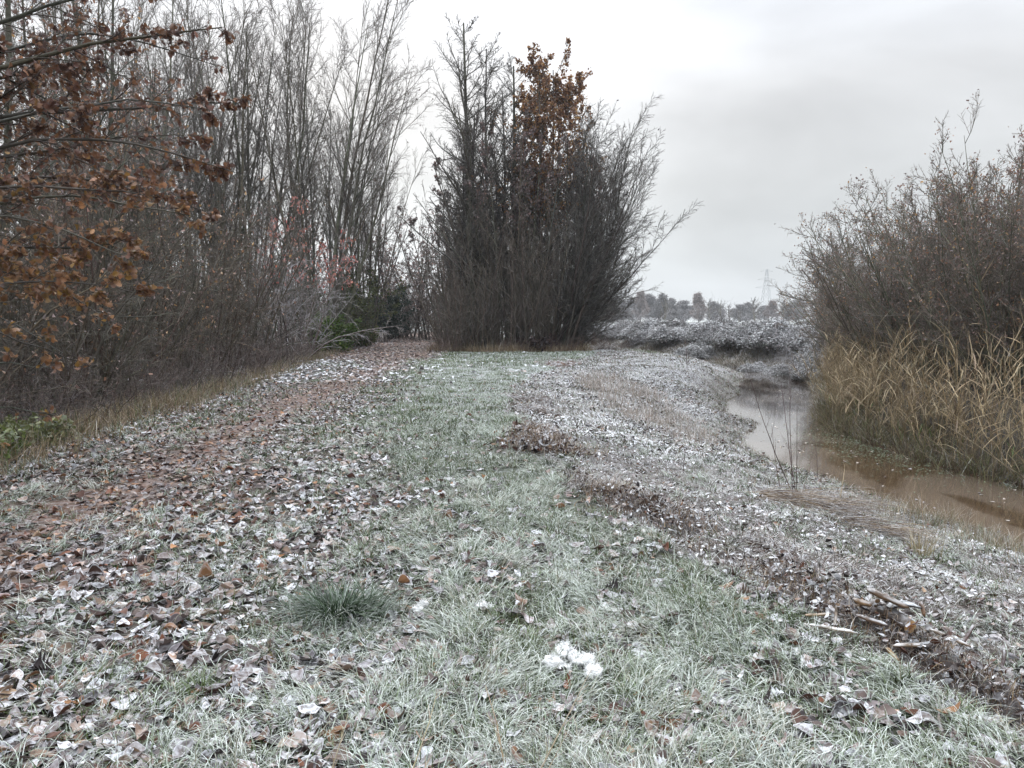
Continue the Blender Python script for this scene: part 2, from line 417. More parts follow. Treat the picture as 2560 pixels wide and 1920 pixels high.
c[:, 3] *= np.interp(y_, [3, 8, 22, 70], [.12, .35, 1.15, .9])
c = mixc(c, (.040, .025, .019, .12), np.clip(zz['ridge'] * 1.3, 0, 1))
c = mixc(c, (.075, .055, .038, .35), zz['shore'] * (.5 + .5 * nA))
c = mixc(c, (.10, .055, .036, .12), np.clip(zz['trackw'] * .5 + zz['track'], 0, 1) * (1 - zz['rough']))
c = mixc(c, (.085, .048, .032, .08), zz['grove'] * (1 - zz['rough']))
c = mixc(c, (.045, .034, .026, .05), zz['wood'])
c = mixc(c, (.11, .10, .075, .7), zz['far'])
c = mixc(c, (.045, .036, .026, .05), zz['far'] * sm(31, 26, y_))
bed = sm(.05, .3, x_ - zz['S']) * (1 - zz['far'])
c = mixc(c, (.05, .032, .02, .0), bed)
farf = sm(80, 110, y_);
c = mixc(c, (.045, .034, .026, .05), sm(48, 56, y_) * sm(-2 + 0 * x_, -5, x_ + .1 * y_) * (1 - farf)); c = mixc(c, (.20, .22, .16, .6), farf)
g = Geo()
i = np.arange(ny - 1)[:, None] * nx + np.arange(nx - 1)[None]
g.add(np.stack([X, Y, Z], -1), np.stack([i, i + 1, i + nx + 1, i + nx], -1), None, c)
tag(g.build('ground', M['ground']), kind='structure', label='frosted earth of the dike top, bank and fields')

# ------------------------------------------------------------------ stream
m = bpy.data.materials.new('stream_water'); nt, N, L = nodes(m)
o_ = N('ShaderNodeOutputMaterial'); bs = N('ShaderNodeBsdfPrincipled'); L(bs.outputs[0], o_.inputs[0])
tc = N('ShaderNodeTexCoord')
ic = N('ShaderNodeTexNoise'); ic.inputs['Scale'].default_value = .55; ic.inputs['Detail'].default_value = 5; ic.inputs['Distortion'].default_value = .8
mpp = N('ShaderNodeMapping'); mpp.inputs['Scale'].default_value = (1.3, .7, 1); L(tc.outputs['Object'], mpp.inputs['Vector']); L(mpp.outputs[0], ic.inputs['Vector'])
icr = N('ShaderNodeMapRange'); icr.interpolation_type = 'SMOOTHSTEP'; icr.inputs['From Min'].default_value = .44; icr.inputs['From Max'].default_value = .52; L(ic.outputs['Fac'], icr.inputs['Value'])
mud = N('ShaderNodeTexNoise'); mud.inputs['Scale'].default_value = 2.5; mud.inputs['Detail'].default_value = 6; L(tc.outputs['Object'], mud.inputs['Vector'])
mc = N('ShaderNodeMix'); mc.data_type = 'RGBA'; L(mud.outputs['Fac'], mc.inputs['Factor']); mc.inputs['A'].default_value = (.035, .021, .012, 1); mc.inputs['B'].default_value = (.085, .050, .028, 1)
ice = N('ShaderNodeMix'); ice.data_type = 'RGBA'; L(math_(nt, 'MULTIPLY', icr.outputs[0], .8), ice.inputs['Factor']); L(mc.outputs['Result'], ice.inputs['A']); ice.inputs['B'].default_value = (.17, .13, .10, 1)
L(ice.outputs['Result'], bs.inputs['Base Color'])
ro = N('ShaderNodeMapRange'); ro.inputs['To Min'].default_value = .04; ro.inputs['To Max'].default_value = .16; L(icr.outputs[0], ro.inputs['Value']); L(ro.outputs[0], bs.inputs['Roughness'])
bs.inputs['IOR'].default_value = 1.5; bs.inputs['Specular IOR Level'].default_value = .9; bs.inputs['Coat Weight'].default_value = 1; bs.inputs['Coat Roughness'].default_value = .05
rp = N('ShaderNodeTexNoise'); rp.inputs['Scale'].default_value = 7; rp.inputs['Detail'].default_value = 4; L(tc.outputs['Object'], rp.inputs['Vector'])
bp = N('ShaderNodeBump'); bp.inputs['Strength'].default_value = .35; bp.inputs['Distance'].default_value = .012; L(rp.outputs['Fac'], bp.inputs['Height']); L(bp.outputs[0], bs.inputs['Normal'])
ys = np.arange(-12, 75, .5)
g = Geo(); a = np.stack([at(_S, ys) - 1.0, ys, np.full_like(ys, WATER)], -1); b = np.stack([at(_Rr, ys) + .9, ys, np.full_like(ys, WATER)], -1)
V = np.stack([a, b], 1).reshape(-1, 3); i = np.arange(len(ys) - 1) * 2
g.add(V, np.stack([i, i + 1, i + 3, i + 2], -1), None, (.1, .06, .04, 0))
tag(g.build('stream_water', m), kind='structure', label='half frozen muddy brown stream')

# ------------------------------------------------------------------ ground cover (nobody could count it)
def scatter(rng, C_, p, y0, y1, xl=None, xr=None, side=.80):
    """points with areal density C_*y**-p between y0 and y1, in the part of the ground the photo looks over"""
    ys = np.linspace(y0, y1, 400); wd = (2 * side * ys + 1.2) * ys ** -p
    cdf = np.concatenate([[0], np.cumsum((wd[1:] + wd[:-1]) / 2 * np.diff(ys))]); n = int(C_ * cdf[-1])
    y = np.interp(rng.random(n) * cdf[-1], cdf, ys)
    x = rng.uniform(-1, 1, n) * (side * y + .6)
    if xl is not None: k = x > xl; x, y = x[k], y[k]
    if xr is not None: k = x < xr; x, y = x[k], y[k]
    return x, y

FROST_WARM = (.80, .80, .80)
def grass_cover():
    rng = np.random.default_rng(101); g = Geo()
    for (C_, p, y0, y1, nb, Lb, Wb) in ((1500, 1.0, 1.7, 9, 13, .10, .0050), (4800, 1.2, 9, 24, 8, .085, .010), (5600, 1.35, 24, 60, 7, .10, .02)):
        x, y = scatter(rng, C_, p, y0, y1)
        z = zones(x, y)
        w = (1 - z['wood']) * (1 - z['far']) * (1 - np.clip(z['ridge'] * 1.5, 0, 1)) * (1 - z['rough'] * .93) * (1 - z['track'] * .96) * (1 - z['grove'] * .93)
        w = w * np.clip(1.15 - .86 * z['leaf'], .14, 1) * (.10 + 1.4 * sm(.32, .62, vnoise(x / .17, y / .17, 5)))
        k = rng.random(len(x)) < w; x, y = x[k], y[k]
        mint = sm(-2.6, -.2, x + fbm(x, y, 1.5, 71) * 1.6) * (1 - sm(at(_B, y) - .1, at(_B, y) + .3, x))
        n = len(x); I = np.repeat(np.arange(n), nb); N_ = len(I)
        flow = 2 * np.pi * vnoise(x / .6, y / .6, 90) + 1.0
        off = rng.normal(0, .024 if y0 < 9 else .05, (N_, 2)) * (1 + (y0 > 20) * 1.2)
        xy = np.stack([x[I], y[I]], -1) + off
        az = np.where(rng.random(N_) < .55, np.arctan2(off[:, 1], off[:, 0]), flow[I]) + rng.normal(0, .5, N_)
        tall = (.55 + .9 * vnoise(x / .5, y / .5, 61) ** 1.5)[I]
        Lx = Lb * tall * rng.uniform(.6, 1.5, N_)
        lean = np.clip(rng.normal(.75, .28, N_), .1, 1.25)
        hi_ = rng.random(N_) < .52 + .3 * sm(5, 10, y)[I] * mint[I]
        fr = np.clip(np.where(hi_, .92, .25) + (.25 + .5 * sm(4, 9, y)[I]) * mint[I] + .5 * (vnoise(x / .45, y / .45, 63)[I] - .5) + rng.normal(0, .14, N_), .03, 1)
        gr = np.array([.12, .17, .06]) * np.exp(rng.normal(0, .22, (N_, 1))); dead = rng.random(N_) < .15
        gr[dead] = np.array([.24, .20, .11])
        c0 = np.concatenate([gr * .35, (fr * .05)[:, None]], 1); c1 = np.concatenate([gr * 1.15, fr[:, None]], 1)  # blade feet coloured extra dark, painting in the shade between blades
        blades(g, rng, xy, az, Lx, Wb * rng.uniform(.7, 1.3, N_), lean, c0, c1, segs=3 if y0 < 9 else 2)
    # coarser tufts, combed over and thick with rime
    x, y = scatter(rng, 520, 1.0, 1.7, 12); z = zones(x, y); w = (1 - z['wood']) * (1 - z['far']) * (1 - z['ridge']) * (1 - z['rough'] * .8) * (1 - z['track']) * (1 - .6 * z['leaf'])
    k = rng.random(len(x)) < w * sm(.25, .6, vnoise(x / .6, y / .6, 95)); x, y = x[k], y[k]; n = len(x); I = np.repeat(np.arange(n), 34); N_ = len(I)
    off = rng.normal(0, .035, (N_, 2)); flow = 2 * np.pi * vnoise(x / .9, y / .9, 96)
    az = np.where(rng.random(N_) < .45, np.arctan2(off[:, 1], off[:, 0]), flow[I]) + rng.normal(0, .35, N_)
    tone = rng.random(n)[I]; gr = np.array([.11, .15, .055]) * np.exp(rng.normal(0, .25, (N_, 1))); gr[tone > .85] = np.array([.20, .18, .09])
    fr = np.clip(np.where(tone < .22, .25, .85) + rng.normal(0, .2, N_), 0, 1)
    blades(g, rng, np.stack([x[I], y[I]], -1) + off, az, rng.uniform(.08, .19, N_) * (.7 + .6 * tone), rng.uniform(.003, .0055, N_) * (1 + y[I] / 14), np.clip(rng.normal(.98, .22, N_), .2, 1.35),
           np.concatenate([gr * .35, (fr * .05)[:, None]], 1), np.concatenate([gr, fr[:, None]], 1), segs=4)  # same painted shade at the feet of the rimed tufts
    return tag(g.build('grass', M['grass']), 'short grass white with hoar frost on the dike top', 'grass', kind='stuff')
grass_cover()

LCOL = np.array([[.20, .17, .165], [.13, .105, .10], [.045, .038, .042], [.26, .20, .16], [.17, .075, .045], [.30, .17, .09], [.22, .19, .20], [.09, .05, .04], [.15, .14, .16], [.36, .27, .19]])
LCOL = LCOL * .66 * np.array([1.08, .98, .92])
LPRO = np.array([.17, .15, .15, .12, .08, .05, .12, .08, .06, .02])
def litter(name, label, rng, x, y, size, frost, shapes, mat, flat=.35, pro=LPRO, lift=.012, wide=1., bright=1., stack=.03, brown=None):
    g = Geo(); n = len(x)
    if n == 0: return
    lay = rng.random(n) ** 1.5 * stack
    z = H(x, y) + lift * rng.uniform(.2, 1.2, n) + lay
    pos = np.stack([x, y, z], -1)
    az = rng.uniform(0, 2 * np.pi, n); T = np.stack([np.cos(az), np.sin(az), rng.normal(0, flat * .8, n)], -1)
    Nn = np.stack([rng.normal(0, flat, n), rng.normal(0, flat, n), np.ones(n)], -1)
    ci = rng.choice(len(LCOL), n, p=pro / pro.sum())
    if brown is not None: ci = np.where(rng.random(n) < brown, rng.choice([3, 4, 7, 7, 1, 5], n), ci)
    col = np.ones((n, 4)); col[:, :3] = LCOL[ci] * np.exp(rng.normal(0, .22, (n, 1))) * bright; col[:, 3] = frost
    sh = rng.choice(len(shapes), n)
    for k, s in enumerate(shapes):
        m_ = sh == k
        leaves(g, rng, pos[m_], T[m_], Nn[m_], size[m_], s, col[m_], cup=.45, bend=.45, wide=wide)
    return tag(g.build(name, mat), label, 'leaves', kind='stuff')

rng = np.random.default_rng(5)
def brn(x, y): return np.clip(.12 + .7 * np.exp(-((x - at(_T, y) + .2) / 1.2) ** 2) + .8 * zones(x, y)['grove'], 0, .9)
def leafz(C_, p, y0, y1):
    x, y = scatter(rng, C_, p, y0, y1); z = zones(x, y)
    w = np.clip(z['leaf'] * 1.0, 0, 1) * (1 - z['rough']) * (1 - z['track'] * .35) * (1 - z['far']) * (1 - z['wood'] * .6)
    w = np.where(z['grove'] > .4, .8, w)
    k = rng.random(len(x)) < w; x, y = x[k], y[k]
    fr = np.clip(rng.normal(.26, .38, len(x)), .0, 1) * (1 - .8 * zones(x, y)['grove']) * (1 - .8 * sm(-.35, .2, at(_HL, y) - x)) * (1 - .6 * np.exp(-((x - at(_T, y) + .2) / 1.1) ** 2))
    return x, y, fr
x, y, fr = leafz(3300, 1.15, 1.7, 7.0)
litter('fallen_leaves', 'fallen leaves edged with frost in the near grass', rng, x, y, (.035 + .075 * rng.random(len(x)) ** 1.3), fr, ['oval', 'oval', 'oval', 'long', 'oak'], M['litter'], flat=.24, brown=brn(x, y))
x, y, fr = leafz(3400, 1.2, 7.0, 18)
litter('fallen_leaves', 'fallen leaves whitened with frost farther along the path', rng, x, y, rng.uniform(.055, .10, len(x)), fr, ['simple'], M['litter'], flat=.22, brown=brn(x, y))
x, y, fr = leafz(5200, 1.45, 18, 60)
litter('fallen_leaves', 'brown fallen leaves carpeting the path into the wood', rng, x, y, rng.uniform(.09, .16, len(x)), fr, ['quad'], M['litter'], flat=.2, bright=1.1, brown=brn(x, y))

# rough bank: mown reed trash, leaves and straw under frost
def bank_cover():
    rng = np.random.default_rng(23)
    for (C_, p, y0, y1, s0, s1, shapes, lab) in ((1900, 1.0, 1.9, 10, .02, .06, ['long', 'oval', 'simple'], 'small frosted leaves and trash on the near bank'),
                                           (3600, 1.2, 10, 40, .05, .10, ['simple'], 'small frosted leaves and trash on the farther bank')):
        x, y = scatter(rng, C_, p, y0, y1, xl=-.6); z = zones(x, y)
        cl = .15 + .85 * sm(.34, .56, vnoise(x / .33, y / .33, 14) * .5 + vnoise(x / 1.3, y / 1.3, 15) * .5)
        w = z['rough'] * (1 - np.clip(z['ridge'] * .8, 0, 1)) * cl * (x < z['S'] + .12) * (1 - .45 * z['shore'])
        k = rng.random(len(x)) < w; x, y = x[k], y[k]; n = len(x)
        sh = zones(x, y)['shore']
        fr = np.clip(rng.normal(.48, .28, n) + .5 * (vnoise(x / .8, y / .8, 33) - .5), .02, 1) * (1 - .45 * sh)
        litter('bank_litter', lab, rng, x, y, rng.uniform(s0, s1, n), fr, shapes, M['rough'], flat=.42, wide=.8,
               pro=np.array([.16, .12, .2, .1, .1, .05, .12, .1, .03, .03]), lift=.03, bright=.8, stack=.02)
    g = Geo()
    for (C_, p, y0, y1, Lb, Wb) in ((7000, 1.0, 1.9, 10, .065, .0036), (9500, 1.2, 10, 45, .10, .011)):
        x, y = scatter(rng, C_, p, y0, y1, xl=-.6); z = zones(x, y)
        k = rng.random(len(x)) < z['rough'] * (1 - np.clip(z['ridge'] * .9, 0, 1)) * (x < z['S'] + .1) * (.25 + .75 * vnoise(x / .4, y / .4, 9)); x, y = x[k], y[k]
        I = np.repeat(np.arange(len(x)), 5); n = len(I)
        xy = np.stack([x[I], y[I]], -1) + rng.normal(0, .05, (n, 2))
        az = (2 * np.pi * vnoise(x / .5, y / .5, 19))[I] + rng.normal(0, .8, n)
        gg = np.where(rng.random(n)[:, None] < .3, np.array([.09, .13, .05]), np.where(rng.random(n)[:, None] < .5, np.array([.22, .17, .11]), np.array([.12, .08, .055])))
        fr = np.clip(rng.normal(.84, .25, n) + .7 * (vnoise(x / .8, y / .8, 33)[I] - .5), 0, 1) * (1 - .4 * zones(x, y)['shore'][I])
        blades(g, rng, xy, az, Lb * rng.uniform(.5, 1.6, n), Wb * rng.uniform(.7, 1.4, n), np.clip(rng.normal(1.0, .25, n), .3, 1.4),
               np.concatenate([gg * .8, (fr * .6)[:, None]], 1), np.concatenate([gg, fr[:, None]], 1), segs=2)
    tag(g.build('mown_straw', M['rough']), 'frosted straw and cut grass lying on the bank', 'straw', kind='stuff')
bank_cover()

def ridge_trash():
    rng = np.random.default_rng(29); x, y = scatter(rng, 9000, 1.0, 1.9, 16, xl=-.5)
    k = rng.random(len(x)) < ridge_w(x, y) * .9; x, y = x[k], y[k]; n = len(x); ne = y < 8
    litter('dark_trash', 'dark leaves and bark scraps in the turned earth along the bank edge', rng, x, y, rng.uniform(.015, .06, n) * (1 + (y > 8)), np.clip(rng.normal(.3, .3, n), 0, 1), ['long', 'oval', 'oak'], M['rough'], flat=.7, wide=.8,
           pro=np.array([.05, .12, .25, .05, .14, .04, .05, .25, .05, .01]), lift=.05, bright=.7, stack=.05)
    x, y = scatter(rng, 6000, 1.0, 1.9, 16, xl=-.5); k = rng.random(len(x)) < ridge_w(x, y); x, y = x[k], y[k]
    g = Geo(); I = np.repeat(np.arange(len(x)), 4); n = len(I); xy = np.stack([x[I], y[I]], -1) + rng.normal(0, .04, (n, 2))
    cc = np.array([[.20, .13, .08], [.12, .075, .05], [.30, .22, .13], [.08, .05, .035]])[rng.integers(0, 4, n)]; fr = np.clip(rng.normal(.35, .3, n), 0, 1)
    blades(g, rng, xy, rng.uniform(0, 6.28, n), rng.uniform(.04, .13, n) * (1 + (y[I] > 8)), rng.uniform(.0015, .004, n) * (1 + y[I] / 8), np.clip(rng.normal(.8, .35, n), .1, 1.4), np.concatenate([cc, fr[:, None] * .4], 1), np.concatenate([cc, fr[:, None]], 1), segs=3, sink=-.01)
    tag(g.build('root_fibres', M['straw']), 'brown root fibres sticking out of the turned earth', 'roots', kind='stuff')
ridge_trash()

def tall_grass(name, label, rng, x, y, L0, L1, W, frost, cols, nb=8, spread=.04, lean=(.45, .25), mat='straw', azb=None):
    g = Geo(); I = np.repeat(np.arange(len(x)), nb); n = len(I)
    off = rng.normal(0, spread, (n, 2)); xy = np.stack([x[I], y[I]], -1) + off
    az = np.arctan2(off[:, 1], off[:, 0]) + rng.normal(0, .6, n)
    if azb is not None: az = np.where(rng.random(n) < .6, azb + rng.normal(0, .5, n), az)
    cc = np.array(cols)[rng.integers(0, len(cols), n)] * np.exp(rng.normal(0, .2, (n, 1)))
    fr = np.clip(rng.normal(frost, .2, n), 0, 1)
    blades(g, rng, xy, az, rng.uniform(L0, L1, n), W * rng.uniform(.7, 1.4, n), np.clip(rng.normal(lean[0], lean[1], n), .02, 1.4),
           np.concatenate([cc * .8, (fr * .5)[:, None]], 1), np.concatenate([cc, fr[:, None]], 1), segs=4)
    return tag(g.build(name, M[mat]), label, 'grass', kind='stuff')
TAN = [[.30, .23, .14], [.22, .16, .09], [.36, .29, .19], [.16, .11, .07]]
rng = np.random.default_rng(31)
# dry fringe on the near right bank
yy = rng.uniform(3.0, 8.6, 620); xx = at(_S, yy) - rng.gamma(2.0, .35, 620) - .1; k = xx > .8
tall_grass('dry_grass', 'dry tan grass fringe along the near stream edge', rng, xx[k], yy[k], .12, .36, .004, .35, TAN + [[.14, .15, .07]], nb=9, spread=.05)
# pale dry patch farther up the bank
a_ = rng.uniform(0, 2 * np.pi, 420); r_ = np.sqrt(rng.random(420)); yy = 16.5 + 4.2 * r_ * np.sin(a_); xx = 2.75 + 1.0 * r_ * np.cos(a_) - (yy - 16.5) * .08
tall_grass('dry_grass', 'patch of pale pinkish dry grass on the middle of the bank', rng, xx, yy, .12, .36, .007, .62, [[.34, .28, .23], [.28, .22, .18], [.40, .34, .28]], nb=9, spread=.10)
# fringe under the left thicket
yy = 7.0 * (34 / 7.0) ** rng.random(800); xx = at(_HL, yy) + rng.normal(-.25, .35, 800)
tall_grass('dry_grass', 'tan and green grass fringe at the foot of the left thicket', rng, xx, yy, .15, .45, .008, .12, TAN + [[.10, .13, .05]], nb=12, spread=.10, lean=(.6, .3))
# fringe before the centre clump
xx = rng.uniform(-4.0, 4.2, 240); yy = 34.6 + rng.normal(0, .35, 240) + .25 * np.abs(xx)
tall_grass('dry_grass', 'brown grass fringe in front of the centre tree clump', rng, xx, yy, .2, .6, .015, .1, TAN, nb=9, spread=.12)
# far bank grass
yy = rng.uniform(20, 62, 6500); xx = at(_Rr, yy) + rng.gamma(1.5, .8, 6500) - .1
tall_grass('bank_grass', 'frosted tussocky grass on the far bank below the brambles', rng, xx, yy, .2, .55, .028, .62, [[.26, .22, .15], [.18, .18, .12], [.22, .15, .10]], nb=8, spread=.16, lean=(.8, .25))
# near right bank under the reeds
yy = rng.uniform(9, 34, 1100); xx = at(_Rr, yy) + rng.gamma(1.5, .35, 1100) - .25
tall_grass('bank_grass', 'green and brown sedge at the foot of the reeds', rng, xx, yy, .25, .7, .012, .02, [[.13, .13, .06], [.20, .16, .09], [.12, .09, .06]], nb=9, spread=.10, lean=(.7, .3))
# sparse shore grass and water weed
yy = rng.uniform(6, 30, 900); xx = at(_S, yy) + rng.normal(-.15, .22, 900)
tall_grass('shore_grass', 'short dark grass standing in the shallow stream edge', rng, xx, yy, .05, .17, .006, .35, [[.12, .14, .07], [.16, .12, .08]], nb=5, spread=.06)
n = 500; yy = 14.6 + rng.normal(0, 1.1, n); xx = 6.1 + rng.normal(0, .35, n); z0 = np.full(n * 8, WATER)

# ------------------------------------------------------------------ trees and shrubs
def stems_at(rng, n, rad, L0, L1, r0, lean, leanv=.1, K=8, wander=.05, up=.03, azr=None):
    a = rng.uniform(0, 2 * np.pi, n) if azr is None else rng.uniform(azr[0], azr[1], n)
    q = rad * np.sqrt(rng.random(n))
    p0 = np.stack([q * np.cos(a), q * np.sin(a), np.full(n, -.1)], -1)
    l = np.abs(rng.normal(lean, leanv, n))
    d = np.stack([np.sin(l) * np.cos(a), np.sin(l) * np.sin(a), np.cos(l)], -1)
    L = rng.uniform(L0, L1, n)
    P = walk(rng, p0, d, L, K, wander, up)
    R = (r0 * rng.uniform(.7, 1.15, n) * (L / L1))[:, None] * np.linspace(1, .16, K + 1)[None] ** .9
    return P, R, L

BARK = (.105, .095, .072); TWIG = (.110, .085, .066); DARK = (.07, .058, .048); WARM = (.115, .078, .060)
def plant(name, label, cat, rng, stems, specs, loc, group=None, bark=BARK, twig=TWIG, ntrunk=1, sides=(6, 4, 3), frost=.15, leaf=None, rz=0, sc=(1, 1, 1)):
    """stems = (P,R,L); specs = branch orders; the first ntrunk orders of branches stay with the trunk, the finer ones are the crown"""
    t = thing(name, label, cat, loc, rz, group, sc)
    gt, gc = Geo(), Geo(); P, R, L = stems
    tubes(gt, P, R, sides[0], tcol(rng, len(P), bark, .15, frost * .6))
    prev = (P, R, L); allp = [prev]
    for k, s in enumerate(specs):
        src = prev if s.get('src') is None else allp[s['src']]
        kw = {a: b for a, b in s.items() if a != 'src'}
        prev = spawn(rng, *src, **kw); allp.append(prev)
        g = gt if k < ntrunk else gc
        b = np.array(bark) * (1 - min(1, .5 * k)) + np.array(twig) * min(1, .5 * k) if k < 2 else np.array(twig)
        tubes(g, prev[0], prev[1], sides[min(k + 1, len(sides) - 1)], tcol(rng, len(prev[0]), b, .25, frost))
    gt.build('trunk', M['bark'], t)
    if gc.n: gc.build('crown', M['twig'], t)
    if leaf:
        gl = Geo(); P, R, L = allp[leaf.get('src', -1)]
        n = int(leaf['n']); i = rng.integers(0, len(P), n)
        tt = rng.uniform(leaf.get('t0', .3), 1, n) * (P.shape[1] - 1); j = np.minimum(tt.astype(int), P.shape[1] - 2); f = (tt - j)[:, None]
        pos = P[i, j] * (1 - f) + P[i, j + 1] * f
        if 'where' in leaf: k = leaf['where'](pos, rng); pos = pos[k]; n = len(pos)
        pos = pos + rng.normal(0, leaf.get('jit', .05), pos.shape)
        T = rng.normal(0, 1, (n, 3)) + np.array([0, 0, -.6]); Nn = rng.normal(0, 1, (n, 3))
        cc = np.ones((n, 4)); pal = np.array(leaf['cols']); cc[:, :3] = pal[rng.integers(0, len(pal), n)] * np.exp(rng.normal(0, .25, (n, 1))); cc[:, 3] = leaf.get('frost', .1)
        leaves(gl, rng, pos, T, Nn, rng.uniform(*leaf['size'], n), leaf.get('shape', 'simple'), cc, cup=.4, bend=.6, wide=leaf.get('wide', 1.2))
        gl.build('foliage', M['brown_leaf'], t)
    return t

cone = lambda t: 1.05 - .85 * t
cone2 = lambda t: 1.05 - .55 * t
rnd = lambda t: .35 + .9 * np.sin(np.pi * np.clip(.15 + .8 * t, 0, 1))
OAKB = [[.22, .10, .045], [.15, .07, .038], [.27, .13, .05], [.34, .19, .06], [.12, .06, .04]]
RUST = [[.20, .06, .035], [.14, .05, .04], [.24, .09, .04]]
PURP = [[.15, .085, .075], [.20, .11, .085], [.12, .075, .065]]

def put(proto, spots, group):
    """first spot moves the prototype, the others are copies of it and of its parts"""
    for k, (x, y, rz, s, sz, label) in enumerate(spots):
        loc = (x, y, float(H(x, y)) - .05)
        if k == 0:
            proto.location = loc; proto.rotation_euler = (0, 0, rz); proto.scale = (s, s, sz); proto['label'] = label; proto['group'] = group
        else: dup(proto, loc, rz, (s, s, sz), label, group)

# --- tall many-stemmed bare trees left of the path
rng = np.random.default_rng(201)
def alder(seed, h=17.5):
    rng = np.random.default_rng(seed)
    n = 15; l = np.linspace(.02, .43, n); a = np.arange(n) * 2.4 + rng.normal(0, .3, n)
    p0 = np.stack([.5 * np.cos(a), .5 * np.sin(a), np.full(n, -.1)], -1); d = np.stack([np.sin(l) * np.cos(a), np.sin(l) * np.sin(a), np.cos(l)], -1)
    Ls = h * rng.uniform(.82, 1.0, n) * (1 - .22 * l / .43); P = walk(rng, p0, d, Ls, 10, .035, .004); st = (P, (.105 * rng.uniform(.6, 1.15, n))[:, None] * np.linspace(1, .14, 11)[None], Ls)
    return plant('bare_tree', '', 'tree', rng, st, [
        dict(n=14, t0=.28, t1=.985, ang=.5, angv=.15, ratio=.27, K=6, wander=.07, up=.03, rfac=.5, rmin=.014, shape=cone2),
        dict(n=10, t0=.12, t1=.98, ang=.6, angv=.2, ratio=.42, K=4, wander=.09, up=.02, rfac=.55, rmin=.0092, shape=cone2),
        dict(n=8, t0=.15, t1=.98, ang=.65, angv=.25, ratio=.46, K=2, wander=.1, up=.01, rfac=.6, rmin=.0062, shape=cone2)], (0, 0, 0), frost=.22,
        leaf=dict(n=700, size=(.06, .12), cols=[[.10, .06, .04]], shape='quad', where=lambda p, r: p[:, 2] < 12))
put(alder(11), [(-9.3, 36.5, .3, 1.0, 1.06, 'tallest bare many-stemmed tree left of where the path enters the wood'),
                (-14.2, 35, 2.1, 1.0, 1.08, 'bare many-stemmed tree behind the leafy oak branches at the left'),
                (-20.5, 40, 4.0, 1.1, 1.1, 'bare tree deep in the left wood, mostly hidden by oak leaves')], 'tall bare trees left of the path')
put(alder(12, 17), [(-12.6, 36.2, 1.0, 1.0, 1.08, 'bare upright tree in the middle of the tall left group'),
                    (-8.3, 41.5, 3.3, .62, .86, 'bare tree nearest the path at the right edge of the left group'),
                    (-16.8, 31, 5.0, 1.0, 1.1, 'bare tree standing behind the dark thicket at the far left')], 'tall bare trees left of the path')

# --- thinner trees behind the near oak
def pole_tree(seed, h=12):
    rng = np.random.default_rng(seed)
    st = stems_at(rng, 2, .25, h * .85, h, .10, .07, .04, K=10, wander=.03, up=.03)
    return plant('slender_tree', '', 'tree', rng, st, [
        dict(n=26, t0=.15, t1=.97, ang=.85, angv=.2, ratio=.26, K=5, wander=.1, up=.05, rfac=.42, rmin=.010, shape=cone),
        dict(n=12, t0=.2, t1=.98, ang=.7, angv=.2, ratio=.42, K=3, wander=.12, up=.03, rfac=.55, rmin=.0065, shape=cone),
        dict(n=6, t0=.25, t1=.98, ang=.7, angv=.2, ratio=.5, K=2, wander=.12, up=.03, rfac=.6, rmin=.0046, shape=cone)], (0, 0, 0), bark=(.085, .085, .062), frost=.1,
        leaf=dict(n=1500, size=(.05, .09), cols=OAKB + PURP, shape='quad'))
put(pole_tree(21), [(-9.6, 14.2, 0, 1, 1.0, 'slender greenish trunk at the left edge behind the oak leaves'),
                    (-9.6, 16.9, 1.9, 1, .95, 'second slender greenish trunk from the left edge'),
                    (-12.6, 20.5, 3.1, 1.1, .95, 'slender tree farther back behind the oak leaves'),
                    (-10.9, 23.5, 4.4, 1.0, .86, 'slender tree rising out of the middle of the left thicket'),
                    (-13.0, 27.0, 5.2, 1.1, .95, 'slender tree behind the right end of the left thicket'),
                    (-15.2, 24, .9, 1.1, 1.0, 'slender tree deepest behind the oak at the left')], 'slender trees behind the near oak')

# --- dark thicket bushes along the left edge
def thicket(seed, h=4.2, twig=DARK, leafn=0, frost=.04):
    rng = np.random.default_rng(seed)
    st = stems_at(rng, 28, 1.1, h * .7, h * 1.15, .028, .34, .2, K=7, wander=.09, up=.02)
    return plant('thicket_shrub', '', 'shrub', rng, st, [
        dict(n=9, t0=.06, t1=.97, ang=.75, angv=.25, ratio=.42, K=4, wander=.13, up=.0, rfac=.55, rmin=.008, shape=cone),
        dict(n=8, t0=.1, t1=.98, ang=.75, angv=.25, ratio=.48, K=3, wander=.15, up=-.02, rfac=.6, rmin=.0045, shape=cone),
        dict(n=5, t0=.15, t1=.98, ang=.7, angv=.25, ratio=.5, K=2, wander=.15, up=-.02, rfac=.6, rmin=.0040, shape=cone)], (0, 0, 0), bark=twig, twig=twig, ntrunk=0, frost=frost, sides=(4, 3, 3),
        leaf=dict(n=leafn, size=(.04, .07), cols=PURP + OAKB, shape='quad') if leafn else None)
put(thicket(31, 4.3, (.095, .074, .052), 900), [
    (-8.2, 9.6, .2, .95, .88, 'brown shrub at the left edge beneath the oak twigs'),
    (-8.3, 14.4, 1.3, 1.05, 1.2, 'dark dense shrub in the middle of the left thicket'),
    (-9.0, 20.6, 2.7, 1.1, 1.3, 'dark shrub right of the middle of the left thicket'),
    (-11.2, 12.2, 4.1, 1.1, 1.2, 'shrub in the back row at the left edge of the thicket'),
    (-11.8, 17.6, 5.1, 1.15, 1.35, 'shrub in the back row behind the dark thicket'),
    (-12.4, 23.8, 3.4, 1.2, 1.4, 'shrub in the back row near the reddish bush'),
    (-13.6, 31.5, 1.1, 1.4, 1.4, 'shrub behind the reddish arching bush')], 'dark shrubs of the left thicket')
